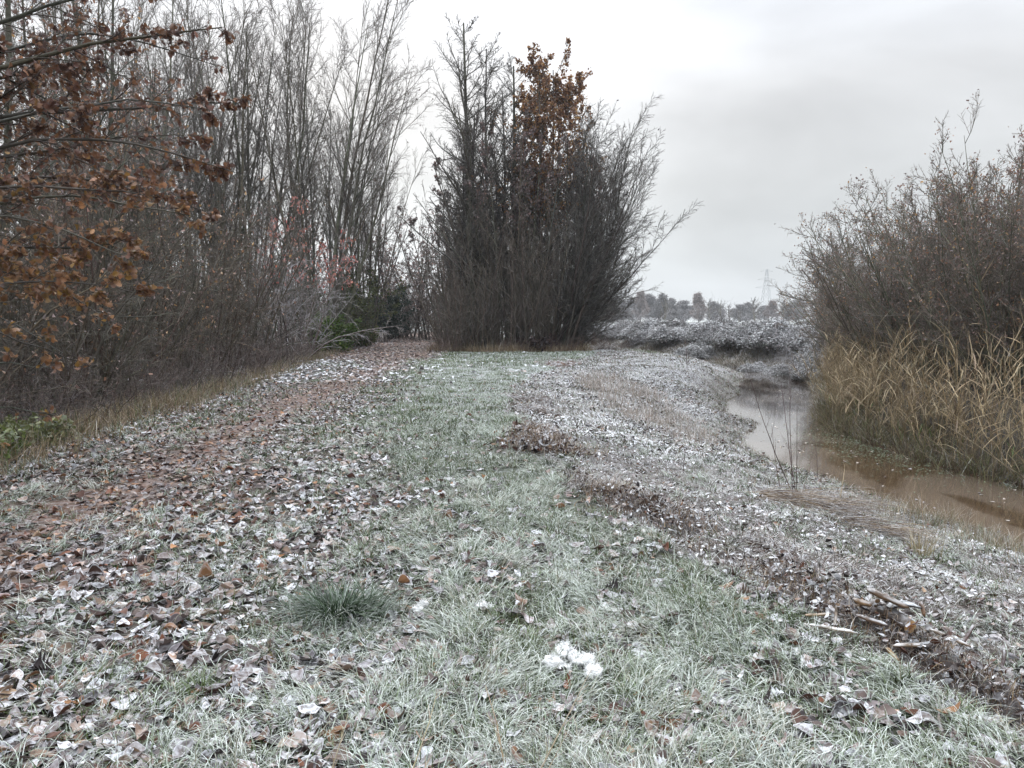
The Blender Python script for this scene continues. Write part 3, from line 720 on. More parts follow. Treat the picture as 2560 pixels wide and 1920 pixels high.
put(thicket(32, 4.0, (.075, .065, .048), 300), [
    (-8.0, 12.0, .9, .95, .92, 'dark shrub with fine grey twigs, second from the left edge'),
    (-8.6, 17.4, 2.0, 1.05, 1.3, 'black-stemmed shrub before the back row of the left thicket'),
    (-9.3, 23.8, 3.6, 1.1, 1.35, 'brownish shrub just left of the reddish arching bush'),
    (-10.6, 33.2, 5.5, 1.25, 1.3, 'shrub between the reddish bush and the green bush'),
    (-14.0, 14.5, 4.0, 1.3, 1.35, 'shrub deepest in the thicket at the left edge'),
    (-14.8, 20.5, 1.7, 1.3, 1.5, 'shrub deepest in the middle of the thicket'),
    (-8.0, 7.0, 2.9, .8, .75, 'low shrub nearest the camera outside the left edge')], 'dark shrubs of the left thicket')
# low brown undergrowth in front of the thicket
def under(seed, h=1.5, twig=(.085, .058, .046)):
    rng = np.random.default_rng(seed)
    st = stems_at(rng, 38, .8, h * .5, h, .012, .5, .25, K=6, wander=.12, up=-.02)
    return plant('undergrowth_bush', '', 'bush', rng, st, [
        dict(n=9, t0=.05, t1=.97, ang=.8, angv=.25, ratio=.45, K=4, wander=.15, up=.0, rfac=.6, rmin=.005, shape=cone),
        dict(n=6, t0=.1, t1=.98, ang=.8, angv=.25, ratio=.5, K=2, wander=.15, up=-.02, rfac=.6, rmin=.0032, shape=cone)], (0, 0, 0), bark=twig, twig=twig, ntrunk=0, frost=.12, sides=(3, 3, 3))
put(under(41), [(-6.9, 9.6, 0, .9, .9, 'low brown twiggy bush at the left edge behind the green weeds'),
                (-7.0, 11.2, 1, .95, 1.0, 'low brown twiggy bush second from the left edge'),
                (-7.1, 13.0, 2, .95, .95, 'low brown twiggy bush third from the left edge'),
                (-7.2, 15.0, 3, 1, 1.0, 'low brown twiggy bush beneath the dark middle shrub'),
                (-7.4, 17.2, 4, 1, 1.0, 'low brown twiggy bush fourth from the green bush'),
                (-7.6, 19.6, 5, 1.1, 1.1, 'low brown twiggy bush third from the green bush'),
                (-7.9, 22.2, .5, 1.15, 1.15, 'low brown twiggy bush second from the green bush'),
                (-8.3, 25.0, 1.5, 1.25, 1.2, 'low brown twiggy bush leaning over the leafy verge'),
                (-8.5, 28.3, 2.5, 1.3, 1.3, 'low brown twiggy bush beneath the reddish arching bush')], 'low undergrowth along the left thicket')

# --- arching bush with red autumn leaves and berries
rng = np.random.default_rng(51)
st = stems_at(rng, 30, .9, 3.6, 5.0, .03, .45, .25, K=8, wander=.07, up=-.02)
plant('red_berry_bush', 'arching pale-twigged bush with red leaves and berries left of the path', 'bush', rng, st, [
    dict(n=10, t0=.15, t1=.97, ang=.7, angv=.25, ratio=.36, K=5, wander=.12, up=-.05, rfac=.55, rmin=.007, shape=cone, pull=np.array([.06, -.02, 0])),
    dict(n=8, t0=.1, t1=.98, ang=.65, angv=.2, ratio=.5, K=3, wander=.12, up=-.06, rfac=.6, rmin=.0045, shape=cone),
    dict(n=4, t0=.15, t1=.98, ang=.6, angv=.2, ratio=.5, K=2, wander=.12, up=-.04, rfac=.6, rmin=.003, shape=cone)], (-8.4, 27.4, 0), bark=(.13, .10, .085), twig=(.17, .125, .11), ntrunk=0, frost=.45, sides=(4, 3, 3),
    leaf=dict(n=3600, size=(.05, .10), cols=[[.36, .08, .06], [.28, .11, .08], [.42, .14, .08]], shape='quad', where=lambda p, r: (p[:, 0] + .6 * (p[:, 2] - 3) + r.normal(0, .8, len(p)) > .4) & (p[:, 2] > 2.0)), sc=(1, 1, 1.35))

# --- evergreen bushes
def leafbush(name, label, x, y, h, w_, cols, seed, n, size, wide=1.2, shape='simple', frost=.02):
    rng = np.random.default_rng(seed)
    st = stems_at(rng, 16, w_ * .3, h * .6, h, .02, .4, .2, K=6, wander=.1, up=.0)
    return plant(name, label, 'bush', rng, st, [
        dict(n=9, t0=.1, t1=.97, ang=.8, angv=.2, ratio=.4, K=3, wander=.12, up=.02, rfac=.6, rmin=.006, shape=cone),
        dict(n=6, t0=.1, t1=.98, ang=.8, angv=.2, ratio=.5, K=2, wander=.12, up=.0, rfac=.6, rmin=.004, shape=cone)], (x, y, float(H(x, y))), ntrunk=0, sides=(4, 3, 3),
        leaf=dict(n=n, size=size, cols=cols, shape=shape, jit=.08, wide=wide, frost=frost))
leafbush('green_bush', 'small green leafy bush at the left foot of the wood entrance', -8.3, 33.5, 1.9, 1.6, [[.07, .12, .025], [.11, .15, .03], [.05, .09, .02]], 61, 5200, (.07, .14))
leafbush('green_bush', 'low olive bush beside the path under the bare trees', -8.6, 41.5, 1.5, 1.6, [[.08, .11, .03], [.12, .12, .04]], 62, 2600, (.07, .14))
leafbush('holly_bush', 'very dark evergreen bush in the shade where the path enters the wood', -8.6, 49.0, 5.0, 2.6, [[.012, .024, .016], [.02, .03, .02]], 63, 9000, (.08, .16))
leafbush('ivy_stem', 'tree stem wrapped in dull green ivy behind the small green bush', -8.8, 38.2, 5.2, .7, [[.07, .09, .03], [.10, .10, .04], [.05, .06, .03]], 64, 4500, (.07, .13))

# --- trees closing the view along the path
def back_tree(seed, h=10, twig=(.075, .058, .05)):
    rng = np.random.default_rng(seed)
    st = stems_at(rng, 12, 1.4, h * .6, h, .07, .22, .12, K=8, wander=.06, up=.02)
    return plant('wood_tree', '', 'tree', rng, st, [
        dict(n=13, t0=.08, t1=.97, ang=.7, angv=.2, ratio=.30, K=4, wander=.1, up=.03, rfac=.5, rmin=.016, shape=cone),
        dict(n=8, t0=.15, t1=.98, ang=.7, angv=.2, ratio=.45, K=3, wander=.12, up=.02, rfac=.6, rmin=.010, shape=cone),
        dict(n=4, t0=.2, t1=.98, ang=.7, angv=.2, ratio=.5, K=2, wander=.12, up=.02, rfac=.6, rmin=.007, shape=cone)], (0, 0, 0), bark=(.05, .042, .034), twig=twig, frost=.05,
        leaf=dict(n=1200, size=(.10, .18), cols=PURP, shape='quad'))
put(back_tree(71), [(-11.6, 53, 0, 1.1, 1.0, 'bushy bare tree behind the dark evergreen bush'),
                    (-8.8, 57, 1, 1.1, 1.0, 'bushy bare tree closing the view at the end of the path'),
                    (-5.6, 54, 2, 1.1, .98, 'bushy bare tree right of the path inside the wood'),
                    (-2.4, 51, 3, 1.1, .9, 'bushy bare tree hidden behind the centre clump at its left'),
                    (-15.5, 50, 4, 1.2, 1.05, 'bushy bare tree inside the wood left of the path'),
                    (-20.5, 54, 5, 1.3, 1.1, 'bushy bare tree deep inside the left wood'),
                    (-26.5, 48, .5, 1.4, 1.05, 'bushy bare tree deep behind the left thicket'),
                    (.8, 47, 1.5, 1.1, .85, 'bushy bare tree hidden behind the centre clump'),
                    (-12.6, 45.5, 3.5, 1.0, .62, 'short bushy tree beside the path beneath the tall bare trees'),
                    (-10.2, 63, 4.5, 1.5, .8, 'broad bushy tree farthest down the path'),
                    (-5.0, 66, 5.5, 1.5, .8, 'broad bushy tree farthest inside the wood to the right'),
                    (-21, 32, 2.9, 1.3, .9, 'bushy tree behind the dark thicket and slender trunks')], 'bushy trees of the wood')

# --- centre clump
def leader(seed, h=15.5):
    rng = np.random.default_rng(seed)
    st = stems_at(rng, 2, .3, h * .82, h, .17, .035, .02, K=12, wander=.018, up=.03)
    return plant('leader_tree', '', 'tree', rng, st, [
        dict(n=58, t0=.2, t1=.985, ang=.85, angv=.2, ratio=.36, K=7, wander=.06, up=.07, rfac=.40, rmin=.014, shape=cone),
        dict(n=15, t0=.12, t1=.98, ang=.8, angv=.2, ratio=.36, K=3, wander=.1, up=.05, rfac=.55, rmin=.0095, shape=cone),
        dict(n=6, t0=.2, t1=.98, ang=.8, angv=.25, ratio=.5, K=2, wander=.12, up=.04, rfac=.6, rmin=.0065, shape=cone)], (0, 0, 0), bark=(.085, .076, .06), twig=(.075, .060, .048), frost=.12)
put(leader(81, 15.6), [(-1.5, 36.2, 0, 1.25, 1.12, 'tallest bare straight-trunked tree at the left of the centre clump'),
                       (.2, 38.6, 2, 1.2, 1.0, 'bare straight tree in the middle of the centre clump'),
                       (-2.6, 37.6, 4, 1.0, .84, 'shorter bare straight tree left of the tallest one in the centre clump')], 'straight bare trees of the centre clump')
def thin_group(seed, h, leaf):
    rng = np.random.default_rng(seed)
    st = stems_at(rng, 11, 1.1, h * .62, h, .075, .13, .08, K=9, wander=.03, up=.03)
    return plant('young_tree', '', 'tree', rng, st, [
        dict(n=13, t0=.25, t1=.97, ang=.55, angv=.15, ratio=.24, K=4, wander=.08, up=.06, rfac=.5, rmin=.013, shape=cone),
        dict(n=8, t0=.2, t1=.98, ang=.6, angv=.2, ratio=.42, K=3, wander=.1, up=.06, rfac=.6, rmin=.011, shape=cone),
        dict(n=4, t0=.2, t1=.98, ang=.6, angv=.2, ratio=.5, K=2, wander=.1, up=.05, rfac=.6, rmin=.0085, shape=cone)], (0, 0, 0), frost=.06, leaf=leaf)
put(thin_group(82, 11.5, dict(n=9000, size=(.07, .13), cols=PURP + [[.10, .08, .07]], shape='quad', where=lambda p, r: r.random(len(p)) < sm(5, 9, p[:, 2]))),
    [(-.9, 38.4, 0, 1.05, .93, 'cluster of young trees with dull purple leaves behind the tall bare tree'),
     (2.9, 40.5, 3.4, 1.1, .92, 'cluster of thin young trees rising behind the fan of stems'),
     (-.2, 37.4, 5.4, .95, 1.12, 'cluster of high young trees between the tallest tree and the brown oak'),
     (-2.6, 40.2, 4.4, 1.0, .8, 'cluster of young trees behind the left corner of the centre clump'),
     (.9, 37.2, 2, .9, .98, 'cluster of young trees with purple-brown leaves left of the orange-brown oak')], 'young trees of the centre clump')
rng = np.random.default_rng(83)
st = stems_at(rng, 4, .5, 12.5, 14.4, .12, .05, .03, K=10, wander=.02, up=.03)
plant('brown_oak', 'tall narrow oak still holding dense orange-brown leaves', 'tree', rng, st, [
    dict(n=24, t0=.35, t1=.98, ang=.6, angv=.15, ratio=.21, K=5, wander=.09, up=.02, rfac=.45, rmin=.014, shape=rnd),
    dict(n=9, t0=.15, t1=.98, ang=.7, angv=.2, ratio=.45, K=3, wander=.1, up=.03, rfac=.6, rmin=.008, shape=cone),
    dict(n=4, t0=.2, t1=.98, ang=.7, angv=.2, ratio=.5, K=2, wander=.1, up=.03, rfac=.6, rmin=.005, shape=cone)], (1.95, 37.8, 0), frost=.03,
    leaf=dict(n=22000, size=(.08, .15), cols=OAKB, shape='simple', jit=.06, where=lambda p, r: r.random(len(p)) < sm(4.5, 8.5, p[:, 2]) * (.55 + sm(.3, .55, vnoise(p[:, 0] / .8 + p[:, 1], p[:, 2] / .8, 3)))))
rng = np.random.default_rng(84)
st = stems_at(rng, 3, .4, 8.8, 10.6, .09, .12, .05, K=9, wander=.03, up=.03, azr=(-.6, .6))
plant('red_oak', 'slender oak with dark red-brown leaves right of the orange-brown oak', 'tree', rng, st, [
    dict(n=16, t0=.4, t1=.98, ang=.6, angv=.15, ratio=.17, K=4, wander=.08, up=.05, rfac=.45, rmin=.012, shape=rnd),
    dict(n=7, t0=.15, t1=.98, ang=.7, angv=.2, ratio=.45, K=3, wander=.1, up=.03, rfac=.6, rmin=.007, shape=cone)], (3.3, 38.2, 0), frost=.03,
    leaf=dict(n=7500, size=(.09, .16), cols=[[.10, .035, .03], [.14, .05, .04], [.09, .04, .035], [.16, .07, .045]], shape='simple', jit=.08, where=lambda p, r: r.random(len(p)) < sm(6.2, 8, p[:, 2]) * (.15 + sm(.35, .6, vnoise(p[:, 0] / .7 + p[:, 1], p[:, 2] / .7, 4)))))
# fan-shaped willow at the right end
rng = np.random.default_rng(85)
n = 34
l = np.concatenate([np.linspace(.0, .93, 26), rng.uniform(.02, .5, 8)]); a = rng.normal(0, .55, n)
p0 = np.stack([rng.normal(0, .25, n), rng.normal(0, .35, n), np.full(n, -.1)], -1)
d = np.stack([np.sin(l) * np.cos(a), np.sin(l) * np.sin(a), np.cos(l)], -1)
Ls = (11.8 - 6.2 * (l / 1.12) ** 1.1) * rng.uniform(.85, 1.05, n); Ls[26:] *= .9; Ls = Ls * (1 - .42 * sm(.55, .93, l))
P = walk(rng, p0, d, Ls, 10, .05, .035); R = (.080 * (Ls / 11))[:, None] * np.linspace(1, .12, 11)[None]
plant('fan_willow', 'wide fan of dark bare stems sweeping out right from the centre clump', 'tree', rng, (P, R, Ls), [
    dict(n=15, t0=.1, t1=.98, ang=.5, angv=.2, ratio=.33, K=7, wander=.08, up=.02, rfac=.5, rmin=.012, shape=cone2, pull=np.array([.03, 0, .0])),
    dict(n=12, t0=.08, t1=.98, ang=.6, angv=.25, ratio=.42, K=4, wander=.1, up=.0, rfac=.6, rmin=.0085, shape=cone2, pull=np.array([.03, 0, 0])),
    dict(n=7, t0=.15, t1=.98, ang=.6, angv=.25, ratio=.5, K=2, wander=.1, up=-.01, rfac=.6, rmin=.0065, shape=cone)], (2.55, 36.6, 0), bark=(.055, .05, .04), twig=(.075, .062, .05), frost=.12,
    leaf=dict(n=260, size=(.08, .13), cols=[[.05, .04, .04]], shape='simple'))
# multi-stemmed shrubs along the front of the clump
def clump_shrub(seed, h=5.5, twig=(.085, .066, .050)):
    rng = np.random.default_rng(seed)
    st = stems_at(rng, 34, .9, h * .55, h, .030, .20, .14, K=8, wander=.06, up=.02)
    return plant('clump_shrub', '', 'shrub', rng, st, [
        dict(n=10, t0=.08, t1=.97, ang=.6, angv=.2, ratio=.26, K=4, wander=.1, up=.03, rfac=.55, rmin=.010, shape=cone),
        dict(n=6, t0=.1, t1=.98, ang=.7, angv=.2, ratio=.45, K=3, wander=.13, up=.01, rfac=.6, rmin=.0065, shape=cone),
        dict(n=3, t0=.2, t1=.98, ang=.7, angv=.2, ratio=.5, K=2, wander=.13, up=.0, rfac=.6, rmin=.0070, shape=cone)], (0, 0, 0), bark=twig, twig=twig, ntrunk=0, frost=.10, sides=(4, 3, 3))
put(clump_shrub(86, 5.6, (.115, .092, .070)), [(-2.7, 35.7, 0, 1.0, .95, 'grey-brown many-stemmed shrub at the left corner of the centre clump'),
                        (-.3, 35.9, 1.2, 1.0, 1.35, 'many-stemmed shrub before the middle of the centre clump'),
                        (1.7, 36.5, 2.4, 1.0, 1.45, 'many-stemmed shrub before the right part of the centre clump'),
                        (-2.2, 38.6, 3.2, 1.1, 1.8, 'tall shrub in the back row at the left of the centre clump'),
                        (1.0, 40.0, 5.0, 1.2, 2.0, 'tall shrub in the back row in the middle of the centre clump'),
                        (-3.4, 41.5, 3.9, 1.2, 1.6, 'tall shrub behind the left corner of the centre clump beside the path')], 'shrubs of the centre clump')
put(clump_shrub(87, 5.2, (.090, .074, .058)), [(-1.6, 35.6, 0, 1.0, 1.35, 'dark many-stemmed shrub second from the left corner of the centre clump'),
                        (.7, 36.1, 1.2, 1.0, 1.5, 'dark many-stemmed shrub in the middle right of the centre clump'),
                        (-.6, 38.0, 2.4, 1.1, 2.0, 'dark tall shrub in the back row left of the middle of the clump'),
                        (2.6, 39.0, 3.2, 1.2, 1.9, 'dark tall shrub in the back row behind the fan of stems')], 'shrubs of the centre clump')
put(thicket(33, 4.2, (.085, .062, .052), 300), [(-4.8, 56, 0, 1.6, .9, 'low brown shrub closing the end of the path at the right'), (-7.4, 59, 1, 1.6, .9, 'low brown shrub closing the end of the path in the middle'), (-10.2, 56.5, 2, 1.6, .95, 'low brown shrub closing the end of the path at the left'), (-2.2, 49, 3, 1.3, .9, 'low brown shrub beside the path behind the centre clump'), (-12.6, 50, 4, 1.5, 1.0, 'low brown shrub behind the very dark evergreen bush')], 'low shrubs at the end of the path')
put(under(42, 1.7, (.12, .075, .058)), [(3.7, 36.6, 0, .9, .8, 'low reddish brushwood at the right foot of the centre clump'),
                (2.4, 35.6, 1, .7, .75, 'low brown brushwood below the fan of stems'),
                (-3.2, 35.1, 2, .7, .8, 'low brown brushwood at the left corner of the centre clump'),
                (5.0, 37.4, 3, .8, .55, 'lowest reddish brushwood beside the pale track'),
                (.2, 35.3, 4, .8, .6, 'low brown brushwood at the middle foot of the centre clump')], 'low brushwood round the centre clump')

# --- willow bushes on the right bank
def willow(seed, h=5.0, leaf=None, twig=(.135, .105, .085)):
    rng = np.random.default_rng(seed)
    st = stems_at(rng, 52, 1.0, h * .8, h * 1.08, .032, .42, .24, K=8, wander=.05, up=.045)
    return plant('willow_bush', '', 'bush', rng, st, [
        dict(n=12, t0=.15, t1=.98, ang=.6, angv=.2, ratio=.26, K=4, wander=.1, up=.08, rfac=.55, rmin=.008, shape=cone2),
        dict(n=8, t0=.1, t1=.98, ang=.65, angv=.25, ratio=.48, K=3, wander=.12, up=.05, rfac=.6, rmin=.0055, shape=cone2),
        dict(n=5, t0=.2, t1=.98, ang=.7, angv=.25, ratio=.5, K=2, wander=.12, up=.04, rfac=.6, rmin=.0040, shape=cone2)], (0, 0, 0), bark=(.12, .115, .08), twig=twig, ntrunk=0, frost=.08, sides=(4, 3, 3), leaf=leaf)
put(willow(91, 5.0, dict(n=7000, size=(.03, .055), cols=PURP + OAKB, shape='quad')), [
    (10.4, 14.8, 0, 1.0, .98, 'tall willow bush nearest the camera at the right edge'),
    (11.1, 20.4, 1.4, 1.0, .90, 'willow bush third along the right bank from the camera'),
    (13.2, 27.5, 2.9, .95, .66, 'low willow bush second from the far end of the right bank'),
    (13.2, 17.8, 4.0, 1.15, 1.02, 'willow bush in the back row beside the red-leaved tree'),
    (14.4, 23.5, 5.1, 1.1, .88, 'willow bush in the back row of the right bank')], 'willow bushes on the right bank')
put(willow(92, 4.8, dict(n=4500, size=(.03, .05), cols=PURP + OAKB, shape='quad')), [
    (10.8, 17.4, .5, 1.0, .98, 'greenish-stemmed willow bush second along the right bank from the camera'),
    (12.1, 23.8, 1.8, .95, .82, 'willow bush fourth along the right bank from the camera'),
    (14.6, 31.0, 3.5, .9, .56, 'smallest willow bush at the far end of the right bank'),
    (10.9, 11.9, 4.6, 1.0, 1.0, 'willow bush cut by the right edge above the reeds'),
    (16.2, 28.5, 5.6, 1.1, .76, 'willow bush in the back row at the far end')], 'willow bushes on the right bank')
rng = np.random.default_rng(93)
st = stems_at(rng, 26, 1.3, 4.4, 5.7, .04, .22, .12, K=8, wander=.05, up=.04)
plant('red_leaved_tree', 'small tree with reddish leaves standing highest above the willows at right', 'tree', rng, st, [
    dict(n=17, t0=.2, t1=.98, ang=.6, angv=.2, ratio=.26, K=4, wander=.08, up=.06, rfac=.55, rmin=.009, shape=cone),
    dict(n=8, t0=.12, t1=.98, ang=.5, angv=.15, ratio=.48, K=3, wander=.1, up=.08, rfac=.6, rmin=.005, shape=cone),
    dict(n=3, t0=.2, t1=.98, ang=.5, angv=.15, ratio=.5, K=2, wander=.1, up=.06, rfac=.6, rmin=.0036, shape=cone)], (11.9, 16.9, 0), frost=.05,
    leaf=dict(n=9000, size=(.035, .065), cols=RUST + PURP, shape='quad', where=lambda p, r: r.random(len(p)) < sm(3.0, 4.6, p[:, 2])))

# --- spreading bare trees: one behind the willows, others far off
def spread_tree(seed, h, name, leaf=None, twig=(.07, .058, .052), rm=1.0, n3=4):
    rng = np.random.default_rng(seed)
    P = walk(rng, np.array([[0, 0, -.1]]), np.array([[0., 0, 1]]), np.array([h * .8]), 10, .03, .02); R = np.linspace(.035 * h, .008 * h, 11)[None]
    return plant(name, '', 'tree', rng, (P, R, np.array([h * .8])), [
        dict(n=20, t0=.24, t1=.99, ang=.95, angv=.22, ratio=.52, K=6, wander=.10, up=.08, rfac=.55, rmin=.02 * rm, shape=lambda t: 1.1 - .55 * t),
        dict(n=11, t0=.2, t1=.99, ang=.75, angv=.2, ratio=.42, K=4, wander=.12, up=.04, rfac=.6, rmin=.012 * rm, shape=cone),
        dict(n=8, t0=.15, t1=.99, ang=.7, angv=.2, ratio=.45, K=3, wander=.12, up=.02, rfac=.6, rmin=.008 * rm, shape=cone),
        dict(n=n3, t0=.15, t1=.99, ang=.7, angv=.2, ratio=.5, K=2, wander=.12, up=.0, rfac=.6, rmin=.006 * rm, shape=cone)], (0, 0, 0), twig=twig, frost=.12, leaf=leaf)
put(spread_tree(95, 9.6, 'spreading_tree'), [(26.5, 60, 0, 1.25, .98, 'spreading bare tree rising behind the far end of the willows')], 'bare trees beyond the right bank')
fb = spread_tree(96, 10, 'far_bare_tree', rm=2.2, n3=3)
put(fb, [(91.6, 280, 0.0, 1.15, 1.05, 'widest bare tree on the horizon near the faint pylon'),
         (73.2, 275, 1.1, 0.85, 0.98, 'bare tree on the horizon right of the round brown tree'),
         (79.1, 282, 2.2, 0.85, 0.93, 'bare tree on the horizon, second right of the round brown tree'),
         (103.7, 285, 3.3, 0.95, 0.96, 'bare tree on the horizon close to the right willows'),
         (30.8, 150, 4.4, 0.42, 0.66, 'small thin bare tree nearer than the other horizon trees'),
         (82.5, 270, 5.5, 0.6, 0.62, 'low bare tree left of the wide bare tree'),
         (84.5, 288, 6.6, 0.9, 0.78, 'low bare tree third right of the round brown tree')], 'bare trees on the horizon')
def far_leafy(seed, name, cols, h=10, tw=.42):
    rng = np.random.default_rng(seed); t = thing(name, '', 'tree'); gt, gl = Geo(), Geo()
    P = walk(rng, np.array([[0, 0, -.1]]), np.array([[0., 0, 1]]), np.array([h * .85]), 8, .02, .02); R = np.linspace(.03 * h, .006 * h, 9)[None]
    tubes(gt, P, R, 6, tcol(rng, 1, BARK, .1, .1))
    b = spawn(rng, P, R, np.array([h * .85]), n=34, t0=.03, t1=.99, ang=.95, angv=.25, ratio=.45, K=4, wander=.12, up=.08, rfac=.5, rmin=.04, shape=lambda t: 1.1 - .75 * t)
    tubes(gt, b[0], b[1], 4, tcol(rng, len(b[0]), BARK, .2, .1))
    b2 = spawn(rng, *b, n=10, t0=.3, t1=1.1, ang=.7, angv=.25, ratio=.4, K=2, wander=.15, up=.06, rfac=.5, rmin=.02)
    tubes(gt, b2[0], b2[1], 3, tcol(rng, len(b2[0]), TWIG, .2, .1)); gt.build('trunk', M['bark'], t)
    m = 15000; k = rng.integers(0, len(b[0]), m); pos = b[0][k, rng.integers(2, 5, m)] + rng.normal(0, .07 * h * tw * 1.6, (m, 3)) * np.array([1, 1, .8]); pos[:, 2] = np.maximum(pos[:, 2], h * .02)
    cc = np.ones((m, 4)); cc[:, :3] = np.array(cols)[rng.integers(0, len(cols), m)] * np.exp(rng.normal(0, .25, (m, 1))); cc[:, 3] = .15
    leaves(gl, rng, pos, rng.normal(0, 1, (m, 3)), rng.normal(0, 1, (m, 3)), rng.uniform(.14, .30, m), 'quad', cc, cup=0, bend=0, wide=1.4); gl.build('foliage', M['brown_leaf'], t)
    return t
fl = far_leafy(97, 'far_brown_tree', [[.17, .11, .085], [.14, .095, .08], [.12, .09, .08]])
put(fl, [(68.4, 272, 0.0, 0.92, 1.14, 'round brown-leaved tree in the middle of the horizon'),
         (48.1, 278, 1.1, 0.86, 1.23, 'brown pointed tree on the horizon above the tree belt'),
         (16.2, 150, 2.2, 1.15, 0.81, 'big reddish tree on the horizon half behind the fan of stems'),
         (97.7, 280, 3.3, 0.86, 0.87, 'brown-leaved tree on the horizon left of the right willows')], 'leafy trees on the horizon')
fd = far_leafy(98, 'far_dark_tree', [[.10, .09, .088], [.12, .105, .10]], h=8.6)
put(fd, [(21.2, 165, 0.0, 0.92, 0.90, 'darker tree just right of the big reddish tree'),
         (43.2, 285, 1.1, 1.38, 0.95, 'grey rounded tree at the left of the tree belt on the horizon'),
         (53.3, 290, 2.2, 1.38, 1.29, 'grey tree behind the pointed brown one'),
         (57.2, 286, 3.3, 1.26, 1.29, 'grey tree at the right end of the left horizon belt'),
         (62.6, 295, 4.4, 1.26, 1.12, 'grey tree below the small thin bare tree'),
         (69.4, 300, 5.5, 1.61, 1.03, 'pale grey tree in the gap of the horizon'),
         (45.4, 280, 6.6, 1.03, 1.06, 'grey bushy tree left of the pointed brown tree'),
         (107.1, 340, 7.7, 1.49, 0.90, 'pale grey tree behind the wide bare tree'),
         (122.4, 320, 8.8, 1.72, 1.12, 'pale grey tree farthest right on the horizon'),
         (15.6, 170, 9.9, 1.15, 0.95, 'grey tree behind the big reddish tree'),
         (96.1, 350, 11.0, 1.84, 0.90, 'pale grey tree behind the two bare horizon trees'),
         (119.7, 350, 12.1, 1.72, 0.90, 'pale grey tree beneath the pylon'),
         (46.0, 300, .3, 1.1, .8, 'grey tree low between the horizon belt and the gap'), (79.0, 290, 1.3, 1.3, .95, 'grey tree just left of the two bare horizon trees'),
         (92.0, 300, 2.3, 1.4, .85, 'grey tree right of the two bare horizon trees'), (104.0, 330, 3.3, 1.6, 1.0, 'pale grey tree left of the wide bare tree'), (108.0, 290, 4.3, .9, .9, 'grey tree between the wide bare tree and the brown-leaved one'),
         (56.0, 260, 5.3, .8, .95, 'grey tree below the pointed brown tree at its right'), (33.0, 230, .9, 1.3, .95, 'grey tree in front of the left end of the horizon belt')], 'grey trees on the horizon')

# --- bramble hedge on the far bank
def bramble(seed):
    rng = np.random.default_rng(seed); t = thing('bramble_bush', '', 'bush')
    st = stems_at(rng, 60, 1.3, 2.0, 3.4, .012, .55, .3, K=8, wander=.08, up=-.16)
    g = Geo(); tubes(g, st[0], st[1], 3, tcol(rng, 60, (.09, .06, .055), .2, .6))
    b = spawn(rng, *st, n=10, t0=.2, t1=1, ang=.8, angv=.3, ratio=.3, K=3, wander=.15, up=-.05, rfac=.7, rmin=.006)
    tubes(g, b[0], b[1], 3, tcol(rng, len(b[0]), (.09, .06, .055), .2, .6)); g.build('canes', M['twig'], t)
    n = 22000; a = rng.uniform(0, 2 * np.pi, n); q = np.sqrt(rng.random(n)); top = 1.45 * np.sqrt(1 - (q * .96) ** 2) * (.6 + .8 * vnoise(q * np.cos(a) * 4, q * np.sin(a) * 4, seed))
    z = top * (1 - .75 * rng.random(n) ** 2.2)
    pos = np.stack([1.9 * q * np.cos(a), 1.9 * q * np.sin(a), z], -1) + rng.normal(0, .06, (n, 3))
    T = np.stack([np.cos(a), np.sin(a), -.5 + 0 * a], -1) + rng.normal(0, .6, (n, 3)); Nn = np.array([0, 0, 1.]) + rng.normal(0, .55, (n, 3))
    pal = np.array([[.075, .08, .055], [.09, .07, .055], [.11, .07, .06], [.07, .08, .05]]); cc = np.ones((n, 4)); cc[:, :3] = pal[rng.integers(0, 4, n)] * np.exp(rng.normal(0, .25, (n, 1)))
    cc[:, 3] = np.clip(.08 + .42 * (z / np.maximum(top, .1)) ** 3 + rng.normal(0, .1, n), 0, 1) * np.clip(.35 + .9 * vnoise(pos[:, 0] * 1.3, pos[:, 1] * 1.3, seed + 9), 0, 1)
    g = Geo(); leaves(g, rng, pos, T, Nn, rng.uniform(.05, .10, n), 'quad', cc, cup=.3, bend=.4, wide=1.6); g.build('foliage', M['rough'], t)
    return t
where_ = ['at the left end of the hedge, by the fan of stems', 'second from the left end of the hedge', 'third from the left end of the hedge', 'just left of the middle of the hedge', 'in the middle of the hedge', 'just right of the middle of the hedge', 'fifth from the right end of the hedge', 'fourth from the right end of the hedge', 'third from the right end of the hedge', 'second from the right end of the hedge', 'at the right end of the hedge, below the willows']
hx = [(3.4, 65), (5.2, 60), (7.0, 55.5), (8.7, 51), (10.0, 47.2), (11.3, 43.6), (12.4, 40.4), (13.3, 37.4), (14.1, 34.6), (14.9, 32), (12.4, 33.0)]
b1_, b2_ = bramble(301), bramble(302)
sp1 = []; sp2 = []
for k, ((x, y), wd) in enumerate(zip(hx, where_)):
    s = 1.05 if k < 10 else .6; x = x + (.8 if k < 10 else 0)
    (sp1 if k % 2 == 0 else sp2).append((x, y, k * 1.3, s + .12 * math.sin(k * 2.2), (.86 + .12 * math.sin(k * 3.1)) * (1 if k < 10 else .5), 'frost-topped dark bramble bush ' + wd))
put(b1_, sp1, 'bramble bushes on the far bank'); put(b2_, sp2, 'bramble bushes on the far bank')
put(bramble(303), [(12.3, 29.6, 0, .55, .55, 'low olive-green bramble at the water edge below the hedge'), (11.6, 35.2, 2, .5, .42, 'low brown bramble above the far water edge'),
                   (10.4, 41.5, 3, .7, .5, 'low bramble on the slope in front of the middle of the hedge'), (13.0, 31.2, 4, .6, .7, 'dark bramble between hedge and willows')], 'low brambles on the far bank slope')

